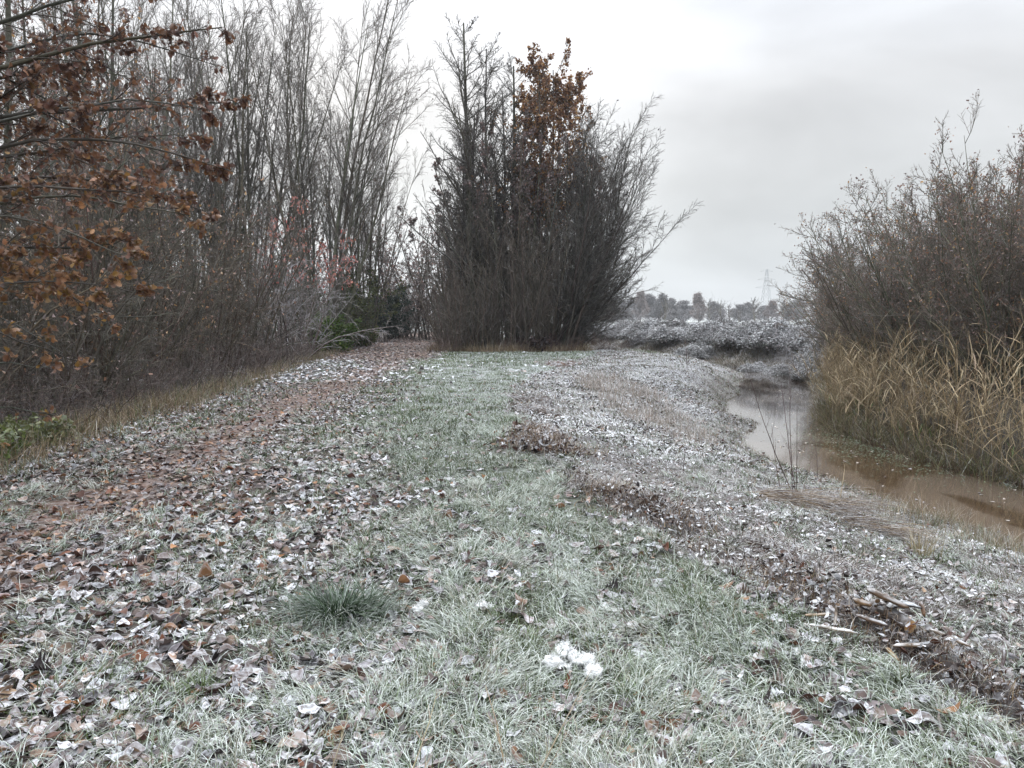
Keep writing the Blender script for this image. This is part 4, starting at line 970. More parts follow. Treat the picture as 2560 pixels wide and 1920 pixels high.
# ------------------------------------------------------------------ near oak reaching in from the left
def near_oak():
    rng = np.random.default_rng(401)
    t = thing('oak_tree', 'near oak at the left edge with long low limbs of brown lobed leaves', 'tree', (-6.4, 6.6, 0))
    o = np.array([-6.4, 6.6, 0.])
    tr = np.array([[-6.4, 6.6, -.2], [-6.25, 6.6, .8], [-6.0, 6.6, 1.8], [-5.6, 6.6, 2.8], [-5.1, 6.6, 3.7], [-4.6, 6.65, 4.5], [-4.15, 6.7, 5.4], [-3.9, 6.8, 6.6]]) - o
    gt, gb, gl = Geo(), Geo(), Geo()
    tubes(gt, tr[None], np.linspace(.20, .085, 8)[None], 10, tcol(rng, 1, (.15, .15, .115), 0, .15))
    tr2 = np.array([[-6.5, 6.9, .3], [-6.6, 7.5, 1.6], [-6.5, 8.1, 3.0], [-6.3, 8.5, 4.4], [-6.0, 8.8, 5.8]]) - o
    tubes(gt, tr2[None], np.linspace(.13, .06, 5)[None], 8, tcol(rng, 1, (.13, .13, .10), 0, .15))
    gt.build('trunk', M['bark'], t)
    # long limbs: (start height on trunk, end x, y, z)
    ends = [(3.4, -2.7, 7.3, 4.35), (3.2, -2.8, 7.7, 3.9), (2.9, -2.7, 6.9, 3.45), (2.6, -2.75, 7.3, 3.0), (2.6, -3.0, 6.5, 2.75), (2.3, -3.05, 7.0, 2.45), (2.1, -3.1, 6.5, 2.1),
            (2.2, -3.5, 7.4, 2.3), (1.9, -3.45, 6.6, 1.75), (1.8, -3.7, 7.2, 1.55), (1.5, -4.0, 6.7, 1.35), (1.2, -4.35, 6.9, .95), (1.0, -4.5, 7.3, .6), (3.8, -2.9, 8.0, 4.9), (4.2, -3.2, 7.4, 5.2),
            (2.7, -3.3, 8.2, 3.4), (2.5, -3.6, 8.6, 2.9), (3.6, -3.4, 8.7, 4.4), (3.0, -4.1, 6.2, 3.6), (2.2, -4.3, 6.1, 2.5), (1.6, -4.8, 7.9, 1.9), (.8, -4.9, 7.0, .35), (3.3, -3.7, 7.6, 3.9), (4.4, -4.3, 7.2, 4.9), (2.0, -5.0, 8.2, 1.1), (1.3, -5.2, 7.4, .8)]
    Pl = []; Ll = []
    for z0, x1, y1, z1 in ends:
        f = np.interp(z0, tr[:, 2], np.arange(8)); i = min(int(f), 6); a = tr[i] * (1 - (f - i)) + tr[i + 1] * (f - i)
        b = np.array([x1, y1, z1]) - o; n = 12; s = np.linspace(0, 1, n)[:, None]
        p = a * (1 - s) + b * s; p[:, 2] += (.30 * np.sin(np.pi * s[:, 0]) * rng.uniform(-.3, 1.2))
        nz = np.cumsum(rng.normal(0, .035, (n, 3)), 0); nz = nz - nz[0] ; p = p + nz * (s * .9)
        Pl.append(p); Ll.append(np.linalg.norm(b - a))
    P = np.array(Pl); Ll = np.array(Ll); R = (.008 + .006 * Ll * rng.uniform(.5, 1.3, len(Ll)))[:, None] * np.linspace(1, .2, 12)[None]
    tubes(gb, P, R, 7, tcol(rng, len(P), (.065, .062, .048), .12, .06))
    l1 = spawn(rng, P, R, Ll, n=13, t0=.12, t1=.99, ang=.55, angv=.2, ratio=.28, K=6, wander=.09, up=.0, rfac=.5, rmin=.0045, shape=cone)
    l2 = spawn(rng, *l1, n=8, t0=.15, t1=.99, ang=.6, angv=.25, ratio=.48, K=4, wander=.13, up=-.01, rfac=.6, rmin=.0026, shape=cone)
    l3 = spawn(rng, *l2, n=3, t0=.25, t1=.99, ang=.6, angv=.25, ratio=.5, K=2, wander=.13, up=.0, rfac=.6, rmin=.0018)
    for l_, s_ in ((l1, 5), (l2, 3), (l3, 3)): tubes(gb, l_[0], l_[1], s_, tcol(rng, len(l_[0]), (.065, .052, .042), .2, .06))
    gb.build('branches', M['bark'], t)
    # leaves sit in bunches on the twigs, more of them towards the limb ends
    P3 = np.concatenate([l2[0][:, [0, 2, 4]], l3[0]]); tip = P3[:, -1] + o
    dens = .22 + .95 * sm(.25, .8, vnoise(tip[:, 0] / .7 + tip[:, 1] * .7, tip[:, 2] / .5, 55)) * sm(-5.4, -3.9, tip[:, 0])
    dens = dens * np.where(tip[:, 2] < 1.7, .22, 1) 
    P3 = P3[rng.random(len(P3)) < dens * .55]
    m = 2; I = np.repeat(np.arange(len(P3)), m); f = rng.uniform(.35, 1.0, len(I))[:, None] * 2
    j = np.minimum(f.astype(int), 1)[:, 0]; pos = P3[I, j] * (1 - (f - j[:, None])) + P3[I, j + 1] * (f - j[:, None])
    n = len(pos); T = rng.normal(0, .75, (n, 3)) + np.array([.35, 0, -.55]); Nn = rng.normal(0, 1, (n, 3)) + np.array([0, -.3, .5])
    Lf = rng.uniform(.045, .085, n); pos = pos + norm(T) * (Lf * .5)[:, None]
    low = sm(3.2, 1.8, pos[:, 2] + rng.normal(0, .5, n))[:, None]
    pd = np.array([[.12, .06, .045], [.16, .08, .045], [.085, .05, .04], [.20, .10, .055]]); pw = np.array([[.24, .12, .055], [.18, .085, .045], [.30, .17, .09], [.26, .15, .045]])
    cc = np.ones((n, 4)); cc[:, :3] = (pd[rng.integers(0, 4, n)] * (1 - low) + pw[rng.integers(0, 4, n)] * low) * np.exp(rng.normal(0, .25, (n, 1))); cc[:, 3] = rng.uniform(0, .14, n)
    leaves(gl, rng, pos, T, Nn, Lf, 'oak', cc, cup=.35, bend=.6, wide=1.1)
    gl.build('foliage', M['brown_leaf'], t)
    print('near oak leaves', n)
near_oak()

# ------------------------------------------------------------------ reeds
def reeds():
    rng = np.random.default_rng(501); g = Geo()
    n = 1700; y = 8.8 * (30 / 8.8) ** rng.random(n); x = at(_Rr, y) + .05 + rng.gamma(1.5, .42, n)
    dens = (sm(.2, .6, vnoise(x / .8, y / .8, 66)) * .9 + .1) * np.where(y < 12.0, .55, 1) * sm(30, 24, y)
    k = rng.random(n) < dens; x, y = x[k], y[k]; n = len(x)
    Lh = rng.uniform(.75, 2.0, n) * (.6 + .75 * vnoise(x / .9, y / .9, 67)); base = np.maximum(H(x, y), WATER - .1)
    az = rng.normal(np.pi, 1.1, n); lean = np.abs(rng.normal(.14, .13, n)) + .6 * (rng.random(n) < .12)
    d = np.stack([np.sin(lean) * np.cos(az), np.sin(lean) * np.sin(az), np.cos(lean)], -1)
    P = walk(rng, np.stack([x, y, base], -1), d, Lh, 6, .06, -.03)
    c = np.ones((n, 4)); pal = np.array([[.28, .20, .10], [.35, .27, .15], [.22, .16, .09], [.20, .16, .09]]); c[:, :3] = pal[rng.integers(0, 4, n)] * np.exp(rng.normal(0, .2, (n, 1))); c[:, 3] = .25
    tubes(g, P, np.full((n, 1), .0042) * np.linspace(1.1, .6, 7)[None], 4, c)
    # strap leaves leaving the stalk and hanging over
    m = 8; I = np.repeat(np.arange(n), m); t = rng.uniform(.05, .98, n * m) * 6; j = np.minimum(t.astype(int), 5); f = (t - j)[:, None]
    p0 = P[I, j] * (1 - f) + P[I, j + 1] * f
    a2 = rng.uniform(0, 2 * np.pi, n * m); dd = np.stack([np.cos(a2) * .7, np.sin(a2) * .7, rng.uniform(.5, 2.2, n * m)], -1)
    LL = rng.uniform(.25, .65, n * m); K = 5
    Q = walk(rng, p0, dd, LL, K, .10, -.14)
    T = norm(Q[:, 1:] - Q[:, :-1]); T = np.concatenate([T, T[:, -1:]], 1)
    side = norm(np.cross(T, rng.normal(0, 1, (n * m, 1, 3)) * .4 + np.array([0, 0, 1.])))
    wd = (rng.uniform(.0035, .009, n * m))[:, None] * np.array([.6, 1, 1, .8, .5, .05])[None]
    V = np.stack([Q - side * wd[..., None], Q + side * wd[..., None]], 2).reshape(-1, 3)
    i = np.arange(n * m)[:, None] * (2 * (K + 1)) + np.arange(K)[None] * 2
    cl = np.ones((n * m, 4)); pal = np.array([[.36, .28, .17], [.44, .35, .22], [.26, .19, .11], [.24, .20, .12], [.18, .125, .08]])
    cl[:, :3] = pal[rng.choice(5, n * m, p=[.3, .2, .22, .13, .15])] * np.exp(rng.normal(0, .2, (n * m, 1))); cl[:, 3] = .04
    green = (p0[:, 2] < WATER + .45) & (rng.random(n * m) < .25); cl[green, :3] = np.array([.10, .14, .035])
    g.add(V, np.stack([i, i + 1, i + 3, i + 2], -1), None, np.repeat(cl, 2 * (K + 1), 0))
    tag(g.build('reeds', M['straw']), 'dry tan reeds with drooping strap leaves along the right bank', 'reeds', kind='stuff')
reeds()

# ------------------------------------------------------------------ single things on the ground
def tuft(name, label, x, y, n, L0, L1, W, spread, lean, cols, frost, group=None, seed=0, flat=(1, 1), droop=0, cat='grass tuft', mat='grass'):
    rng = np.random.default_rng(seed); o = thing(name, label, cat, (x, y, float(H(x, y))), 0, group)
    off = rng.normal(0, 1, (n, 2)) * spread * np.array(flat); a = np.arctan2(off[:, 1], off[:, 0]) + rng.normal(0, .5, n)
    cc = np.array(cols)[rng.integers(0, len(cols), n)] * np.exp(rng.normal(0, .25, (n, 1))); fr = np.clip(rng.normal(frost, .2, n), 0, 1)
    g = Geo(); blades(g, rng, off, a, rng.uniform(L0, L1, n), W * rng.uniform(.7, 1.3, n), np.clip(rng.normal(lean, .22, n), .1, 1.35),
                      np.concatenate([cc * .7, (fr * .3)[:, None]], 1), np.concatenate([cc, fr[:, None]], 1), z0=np.zeros(n), segs=5)
    m = g.build('blades', M[mat], o)
    return o
GD = [[.02, .045, .018], [.03, .06, .022], [.045, .08, .035]]
tuft('grass_tuft', 'big dark green grass tuft hanging over, left of the centre foreground', -.90, 3.72, 1300, .13, .32, .0065, .075, .90, GD, .2, 'grass tufts in the foreground', 1, (1.4, .9))
tuft('grass_tuft', 'smaller frosty tuft just in front of the big dark tuft', -1.02, 3.40, 260, .10, .20, .0045, .05, 1.0, [[.10, .15, .07], [.13, .18, .09]], .75, 'grass tufts in the foreground', 2, (1.6, .8))
tuft('grass_tuft', 'olive green tuft behind the white fluffy clump', .07, 3.33, 200, .08, .16, .004, .04, .6, [[.10, .14, .04], [.14, .15, .06]], .3, 'grass tufts in the foreground', 3)
tuft('grass_tuft', 'upright green tuft at the left bottom among dead leaves', -1.30, 2.95, 190, .07, .13, .004, .035, .5, [[.10, .15, .04], [.14, .19, .06]], .35, 'grass tufts in the foreground', 4)
tuft('grass_tuft', 'frosty long tuft at the bottom centre', -.28, 2.30, 300, .12, .22, .0045, .07, 1.05, [[.11, .16, .09]], .85, 'grass tufts in the foreground', 5, (1.8, .8))
tuft('grass_tuft', 'white frosted tuft at the bottom right of centre', .98, 2.35, 300, .10, .19, .0042, .07, 1.0, [[.10, .15, .08]], .85, 'grass tufts in the foreground', 6, (1.5, .9))
DG = [[.20, .13, .07], [.15, .09, .055], [.28, .20, .11], [.10, .06, .04]]
def bundle(name, label, x, y, az, ln, n, seed, z=.0, group=None, cols=DG, frost=.45, wd=.10, W=.005):
    """a swath of dead grass or reeds lying combed in one direction"""
    rng = np.random.default_rng(seed); o = thing(name, label, 'dead grass', (x, y, float(H(x, y))), az, group)
    p0 = np.stack([rng.uniform(-ln * .6, ln * .35, n), rng.normal(0, wd, n), np.zeros(n)], -1)
    p0[:, 2] = np.abs(rng.normal(0, .05, n)) * np.exp(-(p0[:, 0] / ln) ** 2 * 3) + .01
    d = np.stack([np.ones(n), rng.normal(0, .16, n), rng.normal(.22, .16, n)], -1)
    P = walk(rng, p0, d, rng.uniform(.4, .85, n) * ln * .8, 5, .05, -.09)
    c = np.ones((n, 4)); c[:, :3] = np.array(cols)[rng.integers(0, len(cols), n)] * np.exp(rng.normal(0, .2, (n, 1))); c[:, 3] = np.clip(rng.normal(frost, .25, n), 0, 1)
    g = Geo(); tubes(g, P, W * .5 * rng.uniform(.6, 1.3, n)[:, None] * np.linspace(1, .3, 6)[None], 4, c); g.build('stems', M['straw'], o)
    return o
bundle('dead_grass_heap', 'combed heap of brown dead grass below the bare sapling', 2.80, 7.05, R_(-38), 1.0, 520, 11, group='heaps of dead grass on the bank')
bundle('dead_grass_heap', 'tan tail of dead grass right of the sapling heap', 3.20, 6.45, R_(-42), .7, 230, 12, group='heaps of dead grass on the bank', wd=.06)
tuft('dead_grass_tuft', 'arched brown grass tuft on the edge between green grass and rough bank', .86, 6.35, 330, .13, .26, .006, .07, .9, DG, .45, 'dead grass tufts on the edge of the bank', 13, mat='straw')
tuft('dead_grass_tuft', 'straw tuft with pale upright blades beside the dry fringe', 3.25, 5.75, 90, .14, .28, .005, .05, .45, [[.40, .33, .2], [.3, .25, .14]], .2, 'dead grass tufts on the edge of the bank', 14, mat='straw')

def clods(name, label, x, y, n, rad, s0, s1, seed, col=(.05, .034, .026), frost=.35, group=None, cat='clods'):
    """a low heap of crumbled soil: one knobbly crust, with root fibres sticking out"""
    rng = np.random.default_rng(seed); o = thing(name, label, cat, (x, y, 0), 0, group); g = Geo()
    K = 56; u = np.linspace(-1, 1, K); U, V_ = np.meshgrid(u, u); px = U * rad * 1.35; py = V_ * rad * 1.1
    q = np.hypot(U, V_) + .5 * fbm(U, V_, .6, seed); dome = sm(1.0, .35, q)
    s = (s0 + s1) * .5
    lump = np.abs(fbm(px, py, s * 3.2, seed, 3)) * 2; lump2 = vnoise(px / s * 1.3, py / s * 1.3, seed + 5)
    z = H(x + px, y + py) - .03 + dome * (.02 + s * .5 + s * 1.5 * lump + s * 1.0 * lump2 ** 2)
    c = np.ones((K * K, 4)); c[:, :3] = np.array(col) * (.6 + .9 * vnoise(px / s * 2, py / s * 2, seed + 7)).reshape(-1, 1); c[:, 3] = np.clip(frost * (.2 + 1.8 * lump2 ** 2), 0, 1).ravel()
    i = np.arange(K - 1)[:, None] * K + np.arange(K - 1)[None]; keep = (q[:-1, :-1] < 1.05)
    g.add(np.stack([px, py, z], -1), np.stack([i, i + 1, i + K + 1, i + K], -1)[keep], None, c)
    g.build('crust', M['ground'], o); g = Geo()
    m = 60 + n * 6; p0 = np.stack([rng.normal(0, rad * .55, m), rng.normal(0, rad * .5, m), np.zeros(m)], -1); p0[:, 2] = H(x + p0[:, 0], y + p0[:, 1]) + s
    P = walk(rng, p0, rng.normal(0, 1, (m, 3)) + np.array([0, 0, .4]), rng.uniform(.04, .13, m) * (1 + y / 20), 4, .25, -.15)
    tubes(g, P, np.full((m, 5), .0016 * (1 + y / 12)), 3, tcol(rng, m, (.14, .095, .065), .35, .7))
    tag(g.build('roots', M['straw'], o), kind='stuff'); return o
clods('soil_clods', 'dark crumbled clods on the bank edge in the middle of the picture', .66, 6.55, 22, .22, .025, .06, 21, group='dark soil clods on the bank edge')
clods('soil_clods', 'dark crumbled clods a little right of the brown arched tuft', 1.22, 5.85, 20, .2, .02, .05, 22, group='dark soil clods on the bank edge')
clods('soil_clods', 'reddish brown torn soil beside the green grass at right', 1.95, 4.55, 44, .36, .02, .055, 23, (.06, .034, .024), group='dark soil clods on the bank edge')
clods('soil_clods', 'torn soil between the reddish patch and the wood chips', 1.72, 5.0, 26, .25, .02, .05, 24, (.055, .034, .026), group='dark soil clods on the bank edge')
clods('soil_clods', 'dark hole-like clods near the pale leaf on the upper bank edge', .42, 14.4, 26, .5, .04, .09, 25, group='dark soil clods on the bank edge')
clods('soil_clods', 'dark clods right of the green strip where it bends', .35, 12.6, 22, .45, .04, .09, 26, group='dark soil clods on the bank edge')
clods('molehill', 'small dark molehill beside the pale track in the distance', 4.35, 34.5, 60, .42, .05, .13, 27, (.05, .036, .03), .1, cat='molehill')
clods('soil_clods', 'brown frosted lumps along the far edge of the green strip', 1.6, 24.6, 30, .7, .06, .13, 28, (.09, .055, .04), .6, group='dark soil clods on the bank edge')

# bare sapling
rng = np.random.default_rng(31)
def sapling(name, label, x, y, stems_, seed, group=None, col=(.085, .05, .042), r=.0065):
    rng = np.random.default_rng(seed); o = thing(name, label, 'sapling', (x, y, float(H(x, y))), 0, group); g, g2 = Geo(), Geo()
    p0 = np.array([[a, b, 0] for a, b, *_ in stems_]); d = np.array([[dx, dy, 1.] for _, _, dx, dy, _ in stems_]); Ls = np.array([s[4] for s in stems_])
    P = walk(rng, p0, d, Ls, 9, .035, .02); Rr_ = r * (Ls / Ls.max())[:, None] ** .5 * np.linspace(1, .25, 10)[None]
    tubes(g, P, Rr_, 5, tcol(rng, len(P), col, .1, .25)); g.build('stem', M['bark'], o)
    b = spawn(rng, P, Rr_, Ls, n=6, t0=.25, t1=.95, ang=.55, angv=.15, ratio=.22, K=3, wander=.06, up=.08, rfac=.6, rmin=.0015, shape=cone)
    tubes(g2, b[0], b[1], 3, tcol(rng, len(b[0]), col, .1, .3)); g2.build('twigs', M['bark'], o)
    return o
sapling('bare_sapling', 'bare reddish sapling with thin stems standing before the stream', 2.98, 7.65, [(0, 0, -.42, .15, 1.55), (.02, 0, -.10, .1, 1.25), (.03, .05, .08, .05, 1.0), (-.02, .02, .02, .2, 1.35), (-.12, .02, -.28, 0, .8), (.05, 0, .30, .1, .55)], 1)
sapling('dead_weed_stalk', 'pale dead weed stalk with seed head at the near stream edge', 4.1, 7.2, [(0, 0, -.1, 0, .52), (.03, 0, .1, .1, .3)], 2, 'dead weed stalks', (.3, .24, .15), .004)
sapling('dead_weed_stalk', 'dark weed stalk near the bare sapling in the shallow water', 4.45, 10.6, [(0, 0, -.1, .1, .6), (.05, 0, .2, 0, .3)], 3, 'dead weed stalks', (.07, .05, .04), .005)
sapling('dead_weed_stalk', 'short dark weed stalk on the bank left of the sapling', 1.95, 8.3, [(0, 0, .06, 0, .34)], 4, 'dead weed stalks', (.07, .05, .045), .005)
sapling('dead_weed_stalk', 'thin dead stalk on the distant bank crest', 5.9, 25, [(0, 0, .03, 0, .9), (.1, 0, -.15, 0, .6)], 5, 'dead weed stalks', (.12, .09, .08), .012)
sapling('reed_stub', 'pale cut reed stub leaning at the water edge', 3.72, 8.25, [(0, 0, .14, 0, .42)], 6, 'dead weed stalks', (.42, .34, .2), .007)
for k, (x, y, dx, dy, ln, lab) in enumerate([(-.62, 2.22, .35, -.1, .36, 'long pale dry straw at the bottom, left of centre'), (-.38, 2.15, .5, .1, .42, 'thin pale straw crossing the frosted grass at the bottom'),
                             (.02, 2.2, .62, .25, .5, 'straw leaning right towards the white fluffy clump'), (-.02, 2.4, -.28, .1, .30, 'short straw leaning left near the bottom centre')]):
    sapling('dry_straw', lab, x, y, [(0, 0, dx, dy, ln), (.01, 0, dx * 1.3, dy, ln * .6)], 50 + k, 'dry straws in the foreground', (.46, .37, .25), .0032)

# white fluffy clumps (tufts of white hair or down caught in the grass)
def fluff(label, x, y, lobes, seed, dens=1.0):
    rng = np.random.default_rng(seed); o = thing('white_fluff', label, 'fluff', (x, y, float(H(x, y)) + .028), 0, 'white fluffy clumps in the grass', (1.08, 1.08, 1.0))
    g, g2 = Geo(), Geo(); th = np.linspace(0, np.pi, 15); ph = np.linspace(0, 2 * np.pi, 25)[:-1]; TH, PH = np.meshgrid(th, ph, indexing='ij')
    S = np.stack([np.sin(TH) * np.cos(PH), np.sin(TH) * np.sin(PH), np.cos(TH)], -1)
    i = np.arange(14)[:, None] * 24; j = np.arange(24)[None]; Q = np.stack([i + j, i + 24 + j, i + 24 + (j + 1) % 24, i + (j + 1) % 24], -1)
    for k, (px, py, a, b, c_) in enumerate(lobes):
        rr = 1 + .5 * (vnoise(S[..., 0] * 2.3 + k * 5, S[..., 1] * 2.3 + S[..., 2] * 2.9, seed) - .5) + .22 * (vnoise(S[..., 0] * 7 + k * 5, S[..., 1] * 7 + S[..., 2] * 8, seed + 1) - .5)
        V = S * rr[..., None] * np.array([a, b, c_]) + np.array([px, py, c_ * .9]); g.add(V, Q, None, (.86, .86, .85, 0))
        m = int(260 * dens); q = rng.integers(0, V.reshape(-1, 3).shape[0], m); p0 = V.reshape(-1, 3)[q]; dn = S.reshape(-1, 3)[q]
        ti = rng.normal(0, 1, (m, 3)); P = walk(rng, p0, dn * .5 + ti * .7, rng.uniform(.008, .022, m), 4, .35, -.05)
        cc = np.tile([.86, .86, .85, 0.], (m, 1)); tubes(g2, P, np.full((m, 5), .0009), 3, cc)
    g.build('body', M['fluff'], o); g2.build('hairs', M['fluff'], o)
    return o
mf = bpy.data.materials.new('white_down'); nt, N, L = nodes(mf); o_ = N('ShaderNodeOutputMaterial'); bs = N('ShaderNodeBsdfPrincipled'); L(bs.outputs[0], o_.inputs[0])
bs.inputs['Base Color'].default_value = (.84, .845, .84, 1); bs.inputs['Roughness'].default_value = 1; bs.inputs['Subsurface Weight'].default_value = .3; bs.inputs['Subsurface Radius'].default_value = (.02, .02, .02); bs.inputs['Specular IOR Level'].default_value = .1
nz_ = N('ShaderNodeTexNoise'); nz_.inputs['Scale'].default_value = 90; nz_.inputs['Detail'].default_value = 5; tcf = N('ShaderNodeTexCoord'); L(tcf.outputs['Object'], nz_.inputs['Vector'])
bpf = N('ShaderNodeBump'); bpf.inputs['Strength'].default_value = .9; bpf.inputs['Distance'].default_value = .008; L(nz_.outputs['Fac'], bpf.inputs['Height']); L(bpf.outputs[0], bs.inputs['Normal'])
M['fluff'] = mf
fluff('bright white three-lobed fluffy clump lying in the foreground grass', .27, 3.12, [(-.035, .10, .035, .045, .030), (.0, .065, .022, .04, .025), (-.085, .0, .045, .028, .026), (.045, .01, .042, .035, .030), (.075, -.06, .038, .045, .022), (-.045, -.03, .028, .018, .014)], 61)
fluff('small dull white fluffy clump left of the bright one', -.16, 3.78, [(0, 0, .028, .02, .018), (.03, -.012, .022, .014, .012)], 62, .6)
fluff('small dull white fluffy clump beside the big dark grass tuft', -.47, 3.80, [(0, 0, .028, .02, .018), (-.02, -.05, .03, .018, .012)], 63, .6)

# split wood, cut log and sticks on the bank edge
def chip(name, label, cat, x, y, z, L_, w_, h_, rz, ry, seed, group, col=(.34, .20, .09), bend=0, frost=.25):
    """a torn splinter: tapered, ragged-ended, slightly bent slat"""
    L_ *= .82; w_ *= 1.15; h_ *= 1.25; col = tuple(np.array(col) * .62); rng = np.random.default_rng(seed); K = 10; s = np.linspace(-.5, .5, K); t = .35 + .65 * np.sqrt(np.clip(1 - (2 * s) ** 4, 0, 1))
    ring = []
    for k in range(K):
        a = rng.normal(0, .10, 6); q = []
        for m in range(6):
            an = m / 6 * 2 * np.pi; q.append([s[k] * L_ + (rng.normal(0, .03) * L_ if k in (0, K - 1) else 0), math.cos(an) * w_ * .5 * t[k] * (1 + a[m]), math.sin(an) * h_ * .5 * t[k] * (1 + a[m]) + bend * L_ * (s[k] ** 2)])
        ring.append(q)
    V = np.array(ring).reshape(-1, 3); i = np.arange(K - 1)[:, None] * 6; j = np.arange(6)[None]
    Q = list(np.stack([i + j, i + 6 + j, i + 6 + (j + 1) % 6, i + (j + 1) % 6], -1).reshape(-1, 4)) + [[0, 1, 2, 3], [0, 3, 4, 5]] + [[54, 57, 56, 55], [54, 59, 58, 57]]
    g = Geo(); c = np.tile([*col, frost], (len(V), 1)); c[:, :3] *= np.exp(rng.normal(0, .22, (len(V), 1)))
    g.add(V, Q, None, c); o = g.build(name, M['wood'], None, smooth=False)
    o.location = (x, y, float(H(x, y)) + z); o.rotation_euler = (rng.normal(0, .2), ry, rz); tag(o, label, cat, group); return o
M['wood'] = cover_mat('split_wood', lo=.1, hi=.95, rough=.7, nscale=30, nfloor=.1, bump=.004, mott=.5)
G_ = 'split wood pieces on the bank edge'
chip('wood_splinter', 'long pale splinter lying level at the left end of the wood pieces', 'splinter', 1.55, 3.63, .05, .17, .018, .012, R_(6), 0, 1, G_, (.42, .29, .17))
chip('wood_splinter', 'frosted flat splinter slanting down beneath the pale level one', 'splinter', 1.55, 3.46, .05, .26, .02, .012, R_(-22), .03, 2, G_, (.40, .32, .24), frost=.9)
chip('wood_splinter', 'curved frosted splinter standing on end', 'splinter', 1.6, 3.54, .07, .12, .012, .010, R_(60), -1.0, 3, G_, (.42, .33, .26), bend=.9, frost=.9)
chip('wood_splinter', 'orange broken stub at the upper left of the cut log', 'splinter', 1.74, 3.56, .10, .10, .03, .022, R_(-18), .2, 4, G_, (.28, .17, .09), frost=.45)
chip('wood_splinter', 'upright orange splinter left of the cut log', 'splinter', 1.8, 3.54, .09, .09, .02, .014, R_(80), .9, 5, G_, (.25, .15, .08), frost=.4)
chip('wood_splinter', 'dark bark strip running down to the cut log', 'splinter', 1.83, 3.5, .09, .24, .035, .02, R_(-40), .25, 6, G_, (.15, .09, .05), frost=.3)
chip('wood_splinter', 'grey frosted stick left of and below the cut log', 'splinter', 1.75, 3.48, .07, .17, .02, .018, R_(-35), .15, 7, G_, (.20, .13, .09), frost=.7)
chip('wood_splinter', 'long tan splinter lying level beneath the cut log', 'splinter', 1.88, 3.33, .07, .26, .032, .018, R_(6), 0, 8, G_, (.27, .19, .12), frost=.5)
chip('wood_splinter', 'short tan splinter hanging down from the level one', 'splinter', 1.74, 3.26, .05, .09, .018, .014, R_(-65), .5, 9, G_, (.38, .25, .13), frost=.1)
chip('wood_splinter', 'orange tipped splinter standing behind the cut log', 'splinter', 2.12, 3.7, .10, .09, .018, .014, R_(95), -1.1, 10, G_, (.25, .14, .08), frost=.45)
chip('wood_splinter', 'tan stick pointing down right of the cut log', 'splinter', 2.02, 3.29, .09, .20, .018, .014, R_(-36), .25, 11, G_, (.27, .19, .12), frost=.5)
chip('wood_splinter', 'dark reddish stick poking up at the right edge', 'splinter', 2.22, 3.22, .09, .14, .013, .012, R_(50), -.9, 12, G_, (.10, .05, .04), frost=.4)
chip('wood_splinter', 'dark stick poking up right of the tan stick', 'splinter', 2.13, 3.34, .09, .15, .014, .012, R_(30), -.7, 13, G_, (.12, .06, .045), frost=.4)
chip('wood_splinter', 'small dark stake on the bank left of the wood pieces', 'splinter', 1.72, 4.08, .07, .11, .016, .012, R_(60), -.9, 14, G_, (.10, .06, .05), frost=.4)
chip('wood_splinter', 'brown flat piece lying at the bottom right corner', 'splinter', 2.1, 3.05, .05, .16, .035, .012, R_(-60), .2, 15, G_, (.13, .07, .05), frost=.3)
# cut log
lg = thing('cut_log', 'short cut log with an orange sawn end facing the camera', 'log', (1.91, 3.46, float(H(1.91, 3.46)) + .06), R_(8))
g = Geo(); K = 9; P = np.zeros((1, K, 3)); P[0, :, 1] = np.linspace(-.02, .20, K); P[0, :, 2] = np.linspace(0, .035, K); P[0, :, 0] = np.linspace(.0, -.05, K)
tubes(g, P, np.array([[.034, .035, .036, .035, .037, .036, .034, .036, .02]]), 16, np.array([[.07, .045, .03, .35]])); g.build('bark', M['bark'], lg)
a = np.linspace(0, 2 * np.pi, 25)[:-1]; g = Geo(); V = [[0, -.024, 0]]; cc = [[.34, .13, .035, 0]]
for r, c in ((.012, (.30, .13, .05, .1)), (.022, (.42, .25, .11, .1)), (.0325, (.46, .31, .17, .3))):
    for q in a: V.append([r * math.cos(q), -.022 - .002 * math.sin(q * 3), r * math.sin(q)]); cc.append(list(np.array(c) * [rng.uniform(.8, 1.2)] * 1 if False else c))
tr_ = [[0, 1 + (k + 1) % 24, 1 + k] for k in range(24)]; qd = [[1 + b * 24 + k, 1 + b * 24 + (k + 1) % 24, 25 + b * 24 + (k + 1) % 24, 25 + b * 24 + k] for b in range(2) for k in range(24)]
g.add(V, qd, tr_, np.array(cc)); g.build('sawn_end', M['wood'], lg)
chip('bark_flap', 'dark curved bark piece roofing the cut log', 'bark', 1.93, 3.53, .135, .20, .09, .014, R_(0), .03, 30, None, (.035, .025, .022), bend=-.5, frost=.55)

# green weeds, bottom left, and brush pile
leafbush('green_weeds', 'low bright green weeds at the foot of the thicket, left edge', -5.95, 8.9, .42, 1.2, [[.12, .14, .05], [.18, .18, .07], [.09, .10, .04]], 71, 2600, (.04, .085), frost=.12)
leafbush('green_weeds', 'low olive green weeds in the very corner of the left edge', -5.9, 8.0, .36, 1.0, [[.12, .16, .04], [.16, .18, .06]], 72, 1800, (.04, .08), frost=.15)
leafbush('brush_pile', 'dark pile of dead leaves and brush under the fan of stems', 1.3, 35.6, .9, 2.2, [[.045, .025, .024], [.07, .04, .032], [.03, .02, .02]], 73, 3500, (.10, .18))

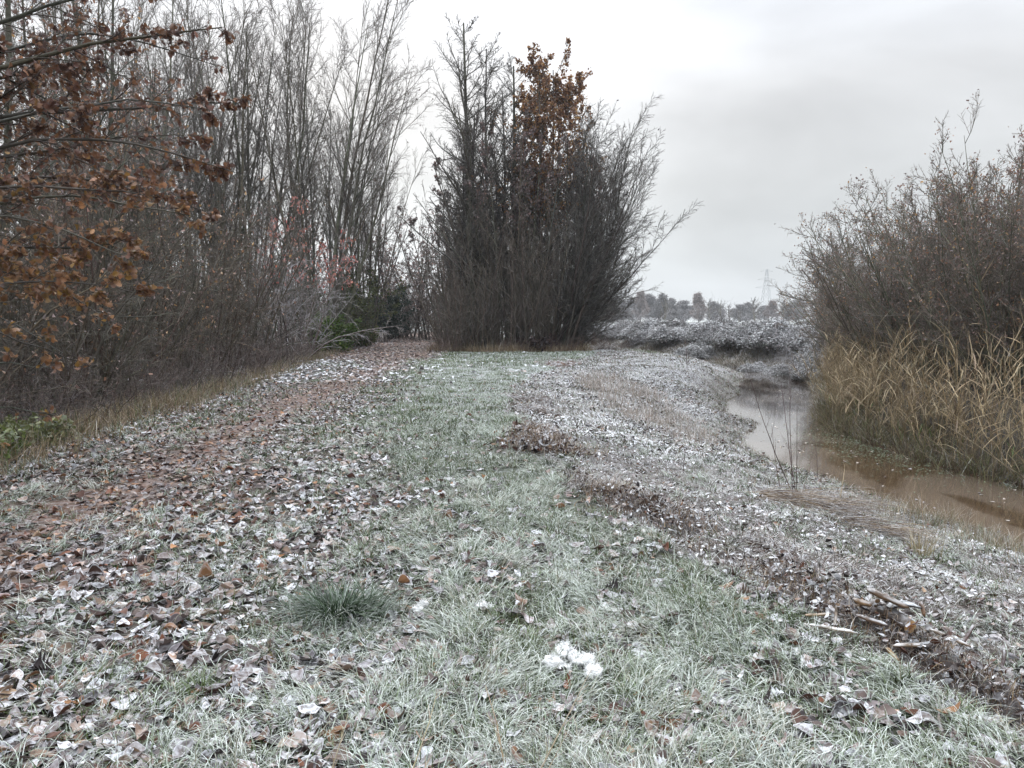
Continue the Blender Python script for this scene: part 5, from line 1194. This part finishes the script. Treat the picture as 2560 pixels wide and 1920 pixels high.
# duckweed and dead leaves on the water
rng = np.random.default_rng(77)
n = 1500; y = rng.normal(14.2, 1.6, n); x = at(_Rr, y) - rng.gamma(1.5, .45, n); T = rng.normal(0, 1, (n, 3)) * [1, 1, .05]; g = Geo()
c = np.ones((n, 4)); c[:, :3] = np.array([.10, .14, .07]) * np.exp(rng.normal(0, .2, (n, 1))); c[:, 3] = .0
leaves(g, rng, np.stack([x, y, np.full(n, WATER + .006)], -1), T, np.tile([0, 0, 1.], (n, 1)), rng.uniform(.015, .045, n), 'quad', c, cup=0, bend=0)
tag(g.build('water_weed', M['rough']), 'thin green weed frozen into the stream by the reeds', 'water weed', kind='stuff')
n = 170; y = rng.uniform(8, 26, n); x = at(_S, y) + rng.random(n) * (at(_Rr, y) - at(_S, y)); T = rng.normal(0, 1, (n, 3)) * [1, 1, .05]; g = Geo()
c = np.ones((n, 4)); c[:, :3] = np.array([[.30, .22, .14], [.10, .07, .05], [.4, .34, .25]])[rng.integers(0, 3, n)]; c[:, 3] = .3
leaves(g, rng, np.stack([x, y, np.full(n, WATER + .008)], -1), T, np.tile([0, 0, 1.], (n, 1)), rng.uniform(.03, .08, n), 'simple', c, cup=.15, bend=.2)
tag(g.build('floating_leaves', M['litter']), 'dead leaves frozen on the stream surface', 'leaves', kind='stuff')

# faint lattice pylon far away
def pylon():
    o = thing('pylon', 'faint lattice electricity pylon in the haze above the wide bare tree', 'pylon', (127, 372, 0)); g = Geo(); seg = []
    Ht = 26; n = 7; lv = [(k / n * Ht, 2.6 * (1 - k / n) + .35) for k in range(n + 1)]
    for (z0, w0), (z1, w1) in zip(lv[:-1], lv[1:]):
        for sx, sy in ((1, 1), (1, -1), (-1, -1), (-1, 1)):
            seg.append(((sx * w0, sy * w0, z0), (sx * w1, sy * w1, z1)))
            nx_, ny_ = (sy, -sx); seg.append(((sx * w0, sy * w0, z0), (nx_ * w1, ny_ * w1, z1))); seg.append(((nx_ * w0, ny_ * w0, z0), (sx * w1, sy * w1, z1)))
    for z, a in ((17, 5.5), (21, 4.5), (25, 3.2)):
        for s in (-1, 1): seg.append(((0, 0, z + 1.0), (s * a, 0, z))); seg.append(((0, 0, z - .3), (s * a, 0, z)))
    P = np.array(seg, float); tubes(g, P, np.full((len(P), 2), .05), 4, np.array([[.35, .36, .37, 0]])); g.build('lattice', M['bark'], o)
pylon()
